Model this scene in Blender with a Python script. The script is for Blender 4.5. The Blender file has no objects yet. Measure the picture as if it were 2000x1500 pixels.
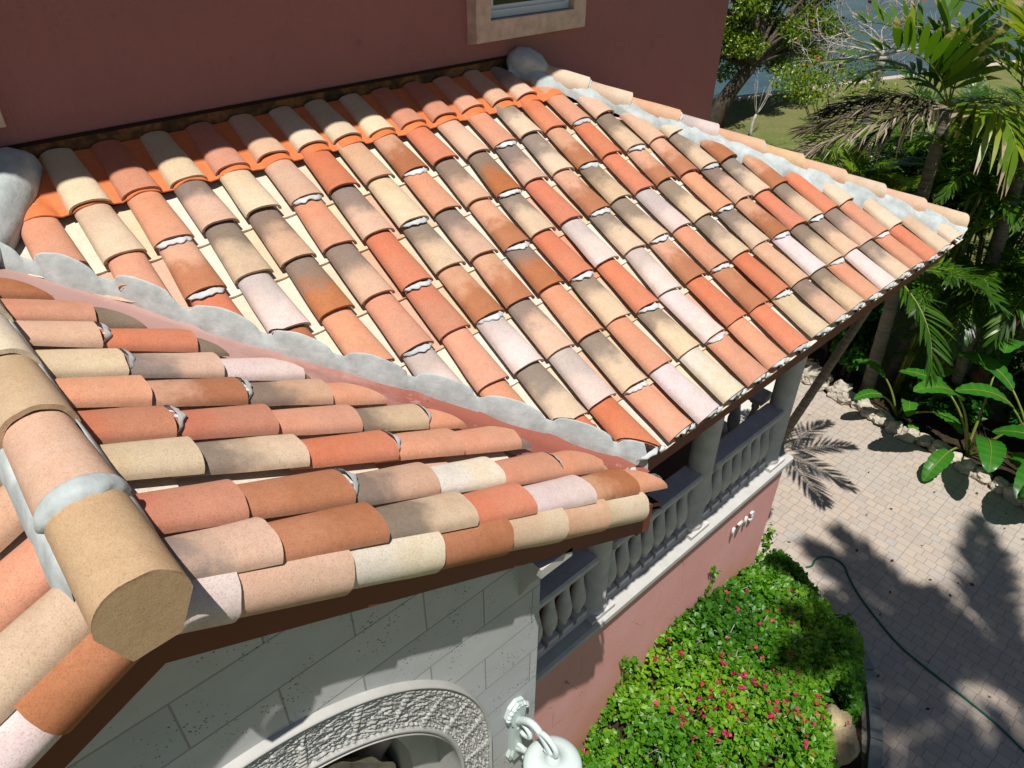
import bpy, bmesh, math, random
import numpy as np
from mathutils import Vector, Matrix, noise
C = bpy.context.scene
rad = math.radians
rng = np.random.default_rng(7)
random.seed(7)

# ------------------------------------------------------------------ camera, sky, sun
cd = bpy.data.cameras.new('camera'); cam = bpy.data.objects.new('camera', cd)
C.collection.objects.link(cam); C.camera = cam
cd.sensor_width = 36.0; cd.lens = 1388.0/2000*36; cd.clip_start = 0.05; cd.clip_end = 2000
Rr = ((0.73667183, -0.67621199, 0.00720804), (-0.38961098, -0.43310977, -0.81278485), (0.55273673, 0.59594737, -0.58251938))
M = Matrix(((Rr[0][0], -Rr[1][0], -Rr[2][0], -2.65298859),
            (Rr[0][1], -Rr[1][1], -Rr[2][1], -3.9873771),
            (Rr[0][2], -Rr[1][2], -Rr[2][2], 1.36921783), (0, 0, 0, 1)))
cam.matrix_world = M
SUN = Vector((1.09, 1.10, -4.45)).normalized()          # the way the light travels
sl = bpy.data.lights.new('sun', 'SUN'); sun = bpy.data.objects.new('sun', sl); C.collection.objects.link(sun)
sl.energy = 5.0; sl.angle = rad(0.53); sl.color = (1.0, 0.97, 0.925)
sun.rotation_euler = SUN.to_track_quat('-Z', 'Y').to_euler(); sun.location = (-8, -8, 30)
W = bpy.data.worlds.new('World'); C.world = W; W.use_nodes = True
wn = W.node_tree; bg = wn.nodes['Background']; sk = wn.nodes.new('ShaderNodeTexSky')
sk.sky_type = 'NISHITA'; sk.sun_disc = False
sk.sun_elevation = math.asin(-SUN.z); sk.sun_rotation = math.atan2(-SUN.x, -SUN.y)
sk.air_density = 1.0; sk.dust_density = 0.6; sk.ozone_density = 1.0
wn.links.new(sk.outputs[0], bg.inputs[0]); bg.inputs[1].default_value = 0.05
C.view_settings.view_transform = 'Standard'; C.view_settings.look = 'None'
C.view_settings.exposure = 0.12; C.view_settings.gamma = 1.0
C.cycles.max_bounces = 6; C.cycles.diffuse_bounces = 3; C.cycles.glossy_bounces = 2
C.cycles.transmission_bounces = 3; C.cycles.transparent_max_bounces = 6

# ------------------------------------------------------------------ helpers
def srgb(r, g, b, k=1.0):
    f = lambda c: ((c/255/12.92) if c/255 <= .04045 else ((c/255+.055)/1.055)**2.4)*k
    return (f(r), f(g), f(b), 1.0)

def link(o, parent=None):
    C.collection.objects.link(o)
    if parent is not None: o.parent = parent
    return o

def tag(o, label=None, cat=None, group=None, kind=None):
    if label: o['label'] = label
    if cat: o['category'] = cat
    if group: o['group'] = group
    if kind: o['kind'] = kind
    return o

def empty(name, loc=(0, 0, 0), rz=0.0):
    o = bpy.data.objects.new(name, None); o.empty_display_size = .2
    o.location = loc; o.rotation_euler = (0, 0, rz); return link(o)

def rebase(o):
    """move a mesh object's origin to the bottom centre of its mesh"""
    if o.type != 'MESH' or not len(o.data.vertices): return o
    n = len(o.data.vertices); co = np.empty(n*3); o.data.vertices.foreach_get('co', co); co = co.reshape(-1, 3)
    c = Vector(((co[:, 0].min()+co[:, 0].max())/2, (co[:, 1].min()+co[:, 1].max())/2, co[:, 2].min()))
    o.data.transform(Matrix.Translation(-c)); o.location = o.location+c
    return o

class MB:
    """collects vertices and faces, then links them as ONE mesh object"""
    def __init__(s): s.v = []; s.f = []; s.att = {}; s.n = 0; s.sm = []
    def add(s, verts, faces, smooth=True, **att):
        verts = np.asarray(verts, float).reshape(-1, 3)
        s.v.append(verts); s.f += [tuple(int(i)+s.n for i in f) for f in faces]
        s.sm += [smooth]*len(faces)
        for k, a in att.items():
            a = np.asarray(a, float)
            if a.ndim == 1: a = np.tile(a, (len(verts), 1))
            s.att.setdefault(k, []).append((s.n, a))
        s.n += len(verts); return s
    def grid(s, P, smooth=True, flip=False, closed=False, **att):
        P = np.asarray(P, float); a, b = P.shape[:2]; F = []
        for i in range(a-1):
            for j in range(b if closed else b-1):
                j2 = (j+1) % b
                q = (i*b+j, i*b+j2, (i+1)*b+j2, (i+1)*b+j)
                F.append(q[::-1] if flip else q)
        for k in att:
            x = np.asarray(att[k], float)
            if x.ndim == 3: att[k] = x.reshape(-1, x.shape[-1])
        return s.add(P.reshape(-1, 3), F, smooth, **att)
    def box(s, a, b, smooth=False, **att):
        x0, y0, z0 = a; x1, y1, z1 = b
        v = [(x0,y0,z0),(x1,y0,z0),(x1,y1,z0),(x0,y1,z0),(x0,y0,z1),(x1,y0,z1),(x1,y1,z1),(x0,y1,z1)]
        return s.add(v, [(0,3,2,1),(4,5,6,7),(0,1,5,4),(1,2,6,5),(2,3,7,6),(3,0,4,7)], smooth, **att)
    def prism(s, pts, d, smooth=False, **att):
        """closed polygon pts extruded by vector d"""
        pts = np.asarray(pts, float); n = len(pts); v = np.vstack([pts, pts+np.asarray(d, float)])
        f = [tuple(range(n))[::-1], tuple(range(n, 2*n))]+[(i, (i+1) % n, n+(i+1) % n, n+i) for i in range(n)]
        return s.add(v, f, smooth, **att)
    def tube(s, pts, r, seg=8, cap=True, **att):
        pts = np.asarray(pts, float); n = len(pts)
        r = np.full(n, r) if np.isscalar(r) else np.asarray(r, float)
        T = np.gradient(pts, axis=0); T /= np.linalg.norm(T, axis=1)[:, None]+1e-9
        ref = np.array([0, 0, 1.]) if abs(T[0][2]) < .9 else np.array([1., 0, 0])
        A = np.cross(T[0], ref); A /= np.linalg.norm(A); rings = []
        for i in range(n):
            A = A-T[i]*(A@T[i]); A /= np.linalg.norm(A)+1e-9; B = np.cross(T[i], A)
            th = np.linspace(0, 2*math.pi, seg, endpoint=False)
            rings.append(pts[i]+r[i]*(np.cos(th)[:, None]*A+np.sin(th)[:, None]*B))
        n0 = s.n; s.grid(np.array(rings), closed=True, **att)
        if cap:
            s.f += [tuple(n0+i for i in range(seg))[::-1], tuple(n0+(n-1)*seg+i for i in range(seg))]; s.sm += [False, False]
        return s
    def lathe(s, prof, c, seg=16, axis='z', **att):
        th = np.linspace(0, 2*math.pi, seg, endpoint=False); P = []
        for r, z in prof: P.append(np.stack([c[0]+r*np.cos(th), c[1]+r*np.sin(th), np.full(seg, c[2]+z)], 1))
        return s.grid(np.array(P), closed=True, **att)
    def build(s, name, mat, parent=None, base=True):
        me = bpy.data.meshes.new(name)
        V = np.vstack(s.v); me.from_pydata(V.tolist(), [], s.f)
        for k, lst in s.att.items():
            w = lst[0][1].shape[1]; A = np.zeros((len(V), w))
            for n0, a in lst: A[n0:n0+len(a)] = a
            if w == 4: t = me.attributes.new(k, 'FLOAT_COLOR', 'POINT'); t.data.foreach_set('color', A.ravel())
            elif w == 3: t = me.attributes.new(k, 'FLOAT_VECTOR', 'POINT'); t.data.foreach_set('vector', A.ravel())
        me.polygons.foreach_set('use_smooth', s.sm)
        me.materials.append(mat); me.update()
        o = bpy.data.objects.new(name, me); link(o, parent)
        if parent is None and base: rebase(o)
        return o

def clip(o, planes):
    """cut a mesh object by planes (point, normal); the side the normal points to is removed"""
    bm = bmesh.new(); bm.from_mesh(o.data)
    for p, n in planes:
        bmesh.ops.bisect_plane(bm, geom=bm.verts[:]+bm.edges[:]+bm.faces[:], plane_co=p, plane_no=n, clear_outer=True)
    bm.to_mesh(o.data); bm.free(); o.data.update(); return o

# node helpers
class NT:
    def __init__(s, name, rough=.8, spec=.3):
        s.m = bpy.data.materials.new(name); s.m.use_nodes = True; s.t = s.m.node_tree
        s.b = s.t.nodes['Principled BSDF']; s.b.inputs['Roughness'].default_value = rough
        s.b.inputs['Specular IOR Level'].default_value = spec
    def n(s, typ, **kw):
        nd = s.t.nodes.new(typ)
        for k, v in kw.items(): setattr(nd, k, v)
        return nd
    def l(s, a, b): s.t.links.new(a, b)
    def put(s, sock, v):
        if v is None: return
        if hasattr(v, 'is_output') or isinstance(v, bpy.types.NodeSocket): s.l(v, sock)
        else: sock.default_value = v
    def coord(s, kind='Object'): return s.n('ShaderNodeTexCoord').outputs[kind]
    def geo(s): return s.n('ShaderNodeNewGeometry').outputs['Position']
    def attr(s, name, out='Color'): return s.n('ShaderNodeAttribute', attribute_name=name).outputs[out]
    def map(s, vec, sc=(1,1,1), loc=(0,0,0), rot=(0,0,0)):
        m = s.n('ShaderNodeMapping'); s.l(vec, m.inputs[0]); m.inputs['Scale'].default_value = sc
        m.inputs['Location'].default_value = loc; m.inputs['Rotation'].default_value = rot; return m.outputs[0]
    def noise(s, vec, scale=5, detail=4, rough=.55, dist=0, out='Fac'):
        n = s.n('ShaderNodeTexNoise'); s.put(n.inputs['Vector'], vec); n.inputs['Scale'].default_value = scale
        n.inputs['Detail'].default_value = detail; n.inputs['Roughness'].default_value = rough
        n.inputs['Distortion'].default_value = dist; return n.outputs[out]
    def voro(s, vec, scale=5, feature='F1', out='Distance', rnd=1.0):
        n = s.n('ShaderNodeTexVoronoi', feature=feature); s.put(n.inputs['Vector'], vec); n.inputs['Scale'].default_value = scale
        n.inputs['Randomness'].default_value = rnd; return n.outputs[out]
    def ramp(s, fac, stops, interp='LINEAR'):
        n = s.n('ShaderNodeValToRGB'); s.put(n.inputs[0], fac); cr = n.color_ramp; cr.interpolation = interp
        while len(cr.elements) < len(stops): cr.elements.new(.5)
        for e, (p, c) in zip(cr.elements, stops):
            e.position = p; e.color = c if hasattr(c, '__len__') else (c, c, c, 1)
        return n.outputs[0]
    def rng(s, v, a, b, c=0., d=1., smooth=False):
        n = s.n('ShaderNodeMapRange'); s.put(n.inputs[0], v)
        if smooth: n.interpolation_type = 'SMOOTHSTEP'
        for i, x in enumerate((a, b, c, d)): n.inputs[i+1].default_value = x
        return n.outputs[0]
    def mix(s, f, a, b, mode='MIX'):
        n = s.n('ShaderNodeMix', data_type='RGBA', blend_type=mode)
        s.put(n.inputs[0], f); s.put(n.inputs[6], a); s.put(n.inputs[7], b); return n.outputs[2]
    def math(s, op, a, b=None, c=None):
        n = s.n('ShaderNodeMath', operation=op); s.put(n.inputs[0], a)
        if b is not None: s.put(n.inputs[1], b)
        if c is not None: s.put(n.inputs[2], c)
        return n.outputs[0]
    def bump(s, h, strength=.3, dist=.01, normal=None):
        n = s.n('ShaderNodeBump'); s.put(n.inputs['Height'], h); n.inputs['Strength'].default_value = strength
        n.inputs['Distance'].default_value = dist
        if normal is not None: s.l(normal, n.inputs['Normal'])
        s.l(n.outputs[0], s.b.inputs['Normal']); return n.outputs[0]
    def col(s, v): s.put(s.b.inputs['Base Color'], v); return s
    def rough(s, v): s.put(s.b.inputs['Roughness'], v); return s

# ------------------------------------------------------------------ materials
def tile_mat():
    t = NT('fired_clay_tile', .82, .25); P = t.geo()
    uv = t.attr('tuv', 'Vector'); sx = t.n('ShaderNodeSeparateXYZ'); t.l(uv, sx.inputs[0])
    shift = t.n('ShaderNodeVectorMath', operation='MULTIPLY_ADD'); t.l(uv, shift.inputs[0])
    shift.inputs[1].default_value = (0, 0, 37.0); t.l(P, shift.inputs[2]); PV = shift.outputs[0]
    nA = t.noise(PV, 7, 3, .6)
    k = t.math('ADD', sx.outputs[0], t.rng(nA, .3, .7, -.16, .16))
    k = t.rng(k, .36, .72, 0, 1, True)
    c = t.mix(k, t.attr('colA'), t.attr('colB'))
    blotch = t.noise(PV, 14, 6, .62)
    c = t.mix(t.rng(blotch, .4, .75, 0, .45), c, t.mix(1, c, (0.78, 0.70, 0.64, 1), 'MULTIPLY'))
    warm = t.noise(PV, 5, 2, .5)
    c = t.mix(t.rng(warm, .52, .78, 0, .3), c, t.mix(1, c, (1.04, 0.90, 0.78, 1), 'MULTIPLY'))
    grain = t.noise(P, 230, 3, .7)
    c = t.mix(t.rng(grain, .50, .64, 0, .6), c, t.mix(1, c, (0.62, 0.55, 0.50, 1), 'MULTIPLY'))
    grain2 = t.noise(P, 190, 2, .6)
    c = t.mix(t.rng(grain2, .62, .8, 0, .3), c, t.mix(1, c, (1.25, 1.2, 1.15, 1), 'MULTIPLY'))
    mott = t.noise(PV, 55, 4, .7)
    c = t.mix(t.rng(mott, .42, .68, 0, .4), c, t.mix(1, c, (.80, .74, .70, 1), 'MULTIPLY'))
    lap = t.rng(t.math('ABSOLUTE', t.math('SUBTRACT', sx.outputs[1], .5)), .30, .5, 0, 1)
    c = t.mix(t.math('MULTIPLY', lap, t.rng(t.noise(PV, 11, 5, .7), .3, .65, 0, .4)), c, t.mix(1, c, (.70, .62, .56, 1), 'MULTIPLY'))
    # powdery mortar splashes
    sp = t.noise(PV, 42, 5, .75); spm = t.noise(PV, 3.1, 1, .5)
    f = t.math('MULTIPLY', t.rng(sp, .66, .73), t.rng(spm, .52, .6))
    c = t.mix(t.math('MULTIPLY', f, .7), c, srgb(214, 208, 200, .8))
    edge = t.rng(t.noise(PV, 20, 4, .7), .25, .7, 0.0, .16)
    dust = t.rng(t.math('ABSOLUTE', t.math('SUBTRACT', sx.outputs[1], .5)), .34, .5, 0, 1)
    c = t.mix(t.math('MULTIPLY', edge, dust), c, srgb(205, 190, 172, .8))
    t.col(c)
    t.bump(t.math('ADD', t.math('MULTIPLY', grain, .55), t.math('MULTIPLY', t.noise(P, 60, 3, .6), .5)), .42, .0035)
    return t.m

def plain(name, c, rough=.8, spec=.3, var=.12, sc=6, bump=.15, bsc=60, metal=0.0, bd=.004):
    t = NT(name, rough, spec); P = t.geo()
    n = t.noise(P, sc, 5, .6)
    t.col(t.mix(t.rng(n, .3, .7), tuple(x*(1-var) for x in c[:3])+(1,), tuple(min(1, x*(1+var)) for x in c[:3])+(1,)))
    if bump: t.bump(t.noise(P, bsc, 4, .6), bump, bd)
    t.b.inputs['Metallic'].default_value = metal
    return t.m

def mortar_mat(name='mortar', base=(196, 203, 200), k=.84):
    t = NT(name, .9, .2); P = t.geo()
    n = t.noise(P, 9, 6, .65)
    c = t.mix(t.rng(n, .3, .7), srgb(*[x-26 for x in base], k), srgb(*[min(255, x+14) for x in base], k))
    dk = t.noise(P, 3.2, 3, .5)
    c = t.mix(t.rng(dk, .55, .7, 0, .35), c, srgb(128, 136, 138, k))
    t.col(c)
    h = t.math('ADD', t.math('MULTIPLY', t.noise(P, 22, 6, .6, .6), 1.0), t.math('MULTIPLY', t.noise(P, 190, 3, .6), .25))
    t.bump(h, .4, .009); return t.m

def stucco_mat():
    t = NT('pink_stucco', .9, .2); P = t.geo()
    n = t.noise(P, 1.4, 5, .6)
    c = t.mix(t.rng(n, .3, .7), srgb(214, 154, 146, 1.0), srgb(222, 166, 160, 1.0))
    sp = t.n('ShaderNodeSeparateXYZ'); t.l(P, sp.inputs[0])
    # orange weathering low down, grey-lilac bloom below the balcony
    low = t.math('ADD', sp.outputs[2], t.rng(t.noise(P, 2.2, 5, .65), .2, .8, -.7, .7))
    c = t.mix(t.rng(low, -5.4, -4.3, .65, 0, True), c, srgb(214, 148, 116, .95))
    cr = t.voro(t.map(P, (2.2, 2.2, .9)), 1.6, 'DISTANCE_TO_EDGE')
    dist = t.noise(P, 8, 4, .6)
    crk = t.math('MULTIPLY', t.rng(t.math('ADD', cr, t.rng(dist, .3, .7, -.01, .01)), .0, .006, 1, 0), t.rng(t.noise(P, 1.1, 2, .5), .52, .62))
    c = t.mix(t.math('MULTIPLY', crk, .55), c, srgb(90, 45, 38, .8))
    pk = t.noise(P, 26, 4, .7)
    c = t.mix(t.rng(pk, .68, .76, 0, .35), c, srgb(235, 190, 180, .8))
    t.col(c)
    t.bump(t.math('ADD', t.noise(P, 34, 6, .62), t.math('MULTIPLY', t.noise(t.map(P, (90, 90, 7)), 1, 3, .6), .35)), .5, .01)
    return t.m

def wall_mat():
    t = NT('dusky_pink_stucco', .92, .15); P = t.geo()
    n = t.noise(P, 1.0, 5, .6)
    c = t.mix(t.rng(n, .3, .7), srgb(184, 130, 124, .72), srgb(194, 138, 132, .72))
    st = t.noise(t.map(P, (26, 26, 1.6)), 1, 4, .6)
    c = t.mix(t.rng(st, .45, .75, 0, .10), c, srgb(170, 118, 112, .68))
    cr = t.noise(t.map(P, (9, 9, 3)), 1, 8, .8, .8); c = t.mix(t.rng(cr, .6, .72, 0, .3), c, srgb(120, 78, 72, .6))
    t.col(c); t.bump(t.math('ADD', t.noise(P, 40, 6, .7), t.math('MULTIPLY', t.noise(t.map(P, (85, 85, 5)), 1, 3, .6), .8)), .8, .012)
    return t.m

def stone_mat():
    t = NT('cast_stone_blocks', .85, .25); P = t.geo()
    sx = t.n('ShaderNodeSeparateXYZ'); t.l(P, sx.inputs[0])
    cb = t.n('ShaderNodeCombineXYZ'); t.l(sx.outputs[0], cb.inputs[0]); t.l(sx.outputs[2], cb.inputs[1])
    v = t.map(cb.outputs[0], (1, 1, 1), (2.01-.30+6, .855+7.575, 0))
    br = t.n('ShaderNodeTexBrick', offset=.5); t.l(v, br.inputs[0])
    br.inputs['Scale'].default_value = 1; br.inputs['Brick Width'].default_value = .60; br.inputs['Row Height'].default_value = .2525
    br.inputs['Mortar Size'].default_value = .0035; br.inputs['Mortar Smooth'].default_value = .25
    br.inputs['Color1'].default_value = srgb(206, 206, 203, .88); br.inputs['Color2'].default_value = srgb(190, 192, 192, .88)
    br.inputs['Mortar'].default_value = srgb(168, 166, 162, .8)
    c = br.outputs['Color']
    n = t.noise(P, 5, 6, .65); c = t.mix(t.rng(n, .35, .7, 0, .3), c, srgb(166, 166, 164, .85))
    pit = t.voro(t.map(P, (1, 1, 1.3)), 52, rnd=1.0); mask = t.noise(P, 6, 3, .6)
    sz = t.math('MULTIPLY', t.rng(mask, .42, .62), .21)
    pf = t.math('LESS_THAN', pit, sz)
    c = t.mix(t.math('MULTIPLY', pf, .85), c, srgb(62, 58, 54, .8)); t.col(c)
    h = t.math('SUBTRACT', t.math('MULTIPLY', br.outputs['Fac'], -1.0), t.math('MULTIPLY', pf, .8))
    h = t.math('ADD', h, t.math('MULTIPLY', t.noise(P, 90, 4, .6), .12))
    t.bump(h, .9, .006); return t.m

def paver_mat():
    t = NT('concrete_pavers', .85, .25); P = t.geo()
    w = t.noise(P, 3, 2, .5, out='Color')
    pv = t.mix(.006, P, w)
    def brick(bw, rh, off, loc, rot):
        b = t.n('ShaderNodeTexBrick', offset=off, offset_frequency=2, squash=.72, squash_frequency=2)
        t.l(t.map(pv, (1, 1, 1), loc, (0, 0, rot)), b.inputs[0])
        b.inputs['Scale'].default_value = 1; b.inputs['Brick Width'].default_value = bw; b.inputs['Row Height'].default_value = rh
        b.inputs['Mortar Size'].default_value = .0042; b.inputs['Mortar Smooth'].default_value = .3; b.inputs['Bias'].default_value = -.1
        b.inputs['Color1'].default_value = (0, 0, 0, 1); b.inputs['Color2'].default_value = (1, 1, 1, 1)
        b.inputs['Mortar'].default_value = (.5, .5, .5, 1); return b
    b = brick(.19, .137, .5, (40, 40, 0), rad(90))
    c = t.ramp(b.outputs['Color'], [(0, srgb(198, 184, 170, .7)), (.35, srgb(210, 194, 176, .7)), (.62, srgb(206, 188, 172, .7)), (.86, srgb(200, 190, 180, .7)), (1, srgb(190, 186, 180, .7))])
    n = t.noise(P, 9, 6, .65); c = t.mix(t.rng(n, .35, .7, 0, .35), c, t.mix(1, c, (.78, .77, .76, 1), 'MULTIPLY'))
    n2 = t.noise(P, .6, 4, .6); c = t.mix(t.rng(n2, .45, .65, 0, .35), c, srgb(212, 204, 194, .62))
    sp = t.noise(P, 120, 2, .6); c = t.mix(t.rng(sp, .5, .7, 0, .3), c, t.mix(1, c, (.72, .72, .72, 1), 'MULTIPLY'))
    c = t.mix(t.math('MULTIPLY', b.outputs['Fac'], .55), c, srgb(116, 106, 96, .55))
    t.col(c)
    t.bump(t.math('ADD', t.math('MULTIPLY', b.outputs['Fac'], -1), t.math('MULTIPLY', n, .25)), .5, .006); return t.m

def lawn_mat():
    t = NT('lawn_grass', .95, .1); P = t.geo()
    a = t.noise(P, 1.3, 6, .7); b = t.noise(P, .25, 4, .6); c3 = t.noise(P, 26, 5, .75)
    c = t.mix(t.rng(a, .32, .66), srgb(118, 144, 68, .8), srgb(166, 156, 108, .82))
    c = t.mix(t.rng(b, .4, .62, 0, .6), c, srgb(158, 148, 100, .8))
    c = t.mix(t.rng(c3, .35, .7, 0, .75), c, srgb(84, 104, 46, .75))
    lv = t.voro(P, 7.5); lm = t.math('LESS_THAN', lv, .06)
    c = t.mix(t.math('MULTIPLY', lm, .8), c, srgb(206, 176, 136, .8))
    t.col(c); t.bump(t.noise(P, 60, 5, .8), 1.0, .05); return t.m

def water_mat():
    t = NT('canal_water', .12, .5); P = t.geo()
    n = t.noise(t.map(P, (1, 1, 1), rot=(0, 0, rad(25))), .35, 3, .6)
    t.col(t.mix(t.rng(n, .3, .7), srgb(38, 72, 84, .8), srgb(58, 92, 98, .8)))
    h = t.noise(t.map(P, (.6, 2.2, 1), rot=(0, 0, rad(-22))), 1.8, 5, .6, .4)
    t.bump(h, .8, .12); return t.m

def leaf_mat(name, c1, c2, c3, rough=.45, spec=.35, trans=.35, dead=None):
    """leaf colours vary by the per-leaf attribute 'lv' (x: hue, y: along the leaf)"""
    t = NT(name, rough, spec)
    a = t.attr('lv', 'Vector'); s = t.n('ShaderNodeSeparateXYZ'); t.l(a, s.inputs[0])
    c = t.ramp(s.outputs[0], [(0, c1), (.5, c2), (1, c3)])
    if dead is not None:
        c = t.mix(t.rng(t.math('ADD', s.outputs[1], t.rng(t.noise(t.geo(), 9, 3, .6), .3, .7, -.25, .25)), .72, .92), c, dead)
    t.col(c)
    out = t.t.nodes['Material Output']; tr = t.n('ShaderNodeBsdfTranslucent'); mx = t.n('ShaderNodeMixShader')
    t.l(t.mix(1, c, (1.5, 1.6, .7, 1), 'MULTIPLY'), tr.inputs[0]); mx.inputs[0].default_value = trans
    t.l(t.b.outputs[0], mx.inputs[1]); t.l(tr.outputs[0], mx.inputs[2]); t.l(mx.outputs[0], out.inputs[0])
    return t.m

def bark_mat(name, c1, c2, sc=(3, 3, 26), bump=.7):
    t = NT(name, .9, .2); P = t.geo()
    n = t.noise(t.map(P, sc), 1, 5, .65)
    t.col(t.mix(t.rng(n, .3, .7), c1, c2)); t.bump(n, bump, .03); return t.m

def flashing_mat():
    t = NT('weathered_copper_flashing', .5, .4); P = t.geo()
    n = t.noise(P, 9, 5, .65)
    t.col(t.ramp(n, [(.3, srgb(44, 34, 26, .8)), (.5, srgb(92, 66, 40, .8)), (.62, srgb(150, 100, 58, .8)), (.75, srgb(80, 62, 44, .8))]))
    t.b.inputs['Metallic'].default_value = .35; t.bump(n, .2, .01); return t.m

def valley_mat():
    t = NT('painted_valley_metal', .6, .35); P = t.geo()
    sx = t.n('ShaderNodeSeparateXYZ'); t.l(P, sx.inputs[0])
    n = t.noise(P, 7, 6, .7)
    c = t.mix(t.rng(t.math('ADD', sx.outputs[0], t.rng(n, .3, .7, -.25, .25)), -1.7, -1.0), srgb(208, 164, 154, .7), srgb(170, 98, 80, .68))
    c = t.mix(t.rng(n, .6, .72, 0, .6), c, srgb(226, 205, 205, .7))
    c = t.mix(t.rng(t.noise(P, 12, 4, .7), .66, .72, 0, .6), c, srgb(110, 62, 48, .7))
    t.col(c); t.bump(t.noise(P, 14, 4, .6), .3, .01); return t.m

MT = {}
MT['tile'] = tile_mat(); MT['mortar'] = mortar_mat(); MT['mortar_white'] = mortar_mat('fresh_white_mortar', (222, 224, 222), .80)
MT['stucco'] = stucco_mat(); MT['wall'] = wall_mat(); MT['stone'] = stone_mat(); MT['pavers'] = paver_mat()
MT['lawn'] = lawn_mat(); MT['water'] = water_mat(); MT['flash'] = flashing_mat(); MT['valley'] = valley_mat()
MT['orange'] = plain('orange_underlay_membrane', srgb(238, 132, 76, .72), .55, .4, .12, 9, .25, 30, bd=.01)
MT['fascia'] = plain('brown_painted_board', srgb(128, 74, 58, .75), .6, .3, .08, 3, .05)
MT['deck'] = plain('roof_underlayment', srgb(60, 42, 34, .7), .9, .1, .1)
MT['limestone'] = plain('pale_cast_stone', srgb(196, 194, 188, .85), .85, .25, .08, 8, .3, 70)
MT['greystone'] = plain('weathered_cast_stone', srgb(194, 190, 186, .98), .85, .2, .14, 10, .4, 60)
MT['trim'] = plain('cream_window_stone', srgb(214, 194, 176, .85), .85, .2, .2, 14, .5, 80)
MT['white'] = plain('white_window_frame', srgb(222, 228, 235, .85), .35, .4, .03, 4, 0)
MT['glass'] = plain('dark_window_glass', srgb(22, 28, 34, .8), .08, .6, .05, 2, 0)
MT['lampmetal'] = plain('pale_green_white_paint', srgb(214, 226, 222, .85), .35, .45, .04, 6, .05, 40)
MT['lampglass'] = plain('frosted_lamp_shade', srgb(226, 234, 230, .88), .3, .5, .02, 4, 0)
MT['hose'] = plain('green_rubber_hose', srgb(22, 118, 96, .6), .35, .5, .1, 20, 0)
MT['numeral'] = plain('brushed_white_metal', srgb(226, 224, 220, .9), .35, .5, .03, 10, 0)
MT['soil'] = plain('dark_garden_soil', srgb(74, 62, 48, .6), .95, .1, .35, 12, .8, 30, bd=.03)
MT['patio'] = plain('pale_concrete_path', srgb(226, 222, 212, .75), .85, .2, .05, 2, .1, 40)
MT['coral'] = plain('white_coral_rock', srgb(214, 204, 184, .72), .95, .1, .22, 9, 1.0, 26, bd=.03)
MT['boulder'] = plain('tan_limestone_boulder', srgb(196, 176, 138, .68), .95, .1, .3, 6, 1.0, 22, bd=.03)
MT['seawall'] = plain('pale_concrete_seawall', srgb(206, 190, 172, .75), .9, .15, .1, 3, .2)
MT['kerb'] = plain('grey_concrete_kerb', srgb(170, 172, 166, .6), .9, .15, .15, 6, .3)
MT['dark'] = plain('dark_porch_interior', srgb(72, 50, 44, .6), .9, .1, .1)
MT['floor'] = plain('porch_floor_tile', srgb(160, 140, 124, .6), .6, .3, .1)
MT['lilacleaf'] = leaf_mat('bougainvillea_leaf', srgb(52, 104, 26, .8), srgb(90, 150, 34, .85), srgb(150, 188, 48, .9), .4, .4, .4)
MT['flower'] = leaf_mat('magenta_bract', srgb(206, 20, 100, .85), srgb(226, 44, 110, .88), srgb(236, 96, 80, .85), .6, .2, .35)
MT['palmleaf'] = leaf_mat('palm_leaf', srgb(30, 66, 12, .7), srgb(66, 108, 20, .8), srgb(132, 156, 36, .85), .35, .5, .35)
MT['fanleaf'] = leaf_mat('yellowing_palm_leaf', srgb(50, 92, 16, .75), srgb(94, 132, 28, .8), srgb(170, 176, 44, .85), .35, .5, .35, dead=srgb(206, 178, 150, .75))
MT['deadleaf'] = leaf_mat('dry_dead_frond', srgb(44, 36, 28, .7), srgb(92, 78, 62, .7), srgb(206, 190, 168, .8), .8, .2, .15)
MT['tree'] = leaf_mat('broadleaf_tree_leaf', srgb(40, 70, 10, .75), srgb(96, 128, 18, .85), srgb(176, 180, 44, .9), .35, .5, .35)
MT['banana'] = leaf_mat('broad_glossy_leaf', srgb(24, 74, 18, .75), srgb(52, 118, 32, .8), srgb(96, 156, 52, .85), .28, .55, .25)
MT['rib'] = plain('yellow_green_leaf_rib', srgb(136, 150, 60, .7), .5, .3, .05, 5, 0)
MT['bark'] = bark_mat('grey_palm_bark', srgb(104, 98, 84, .75), srgb(160, 152, 132, .75))
MT['greybark'] = bark_mat('dark_grey_bark', srgb(58, 50, 42, .75), srgb(112, 100, 86, .75), (12, 12, 5), 1.0)
MT['darkbark'] = bark_mat('shaggy_brown_bark', srgb(56, 40, 26, .75), srgb(122, 86, 54, .75), (14, 14, 6), 1.0)
MT['greybranch'] = bark_mat('bleached_dead_branch', srgb(150, 142, 134, .8), srgb(202, 196, 188, .85), (8, 8, 8), .3)
MT['twig'] = bark_mat('brown_twig', srgb(96, 78, 58, .7), srgb(150, 130, 104, .7), (20, 20, 20), .3)

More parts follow.
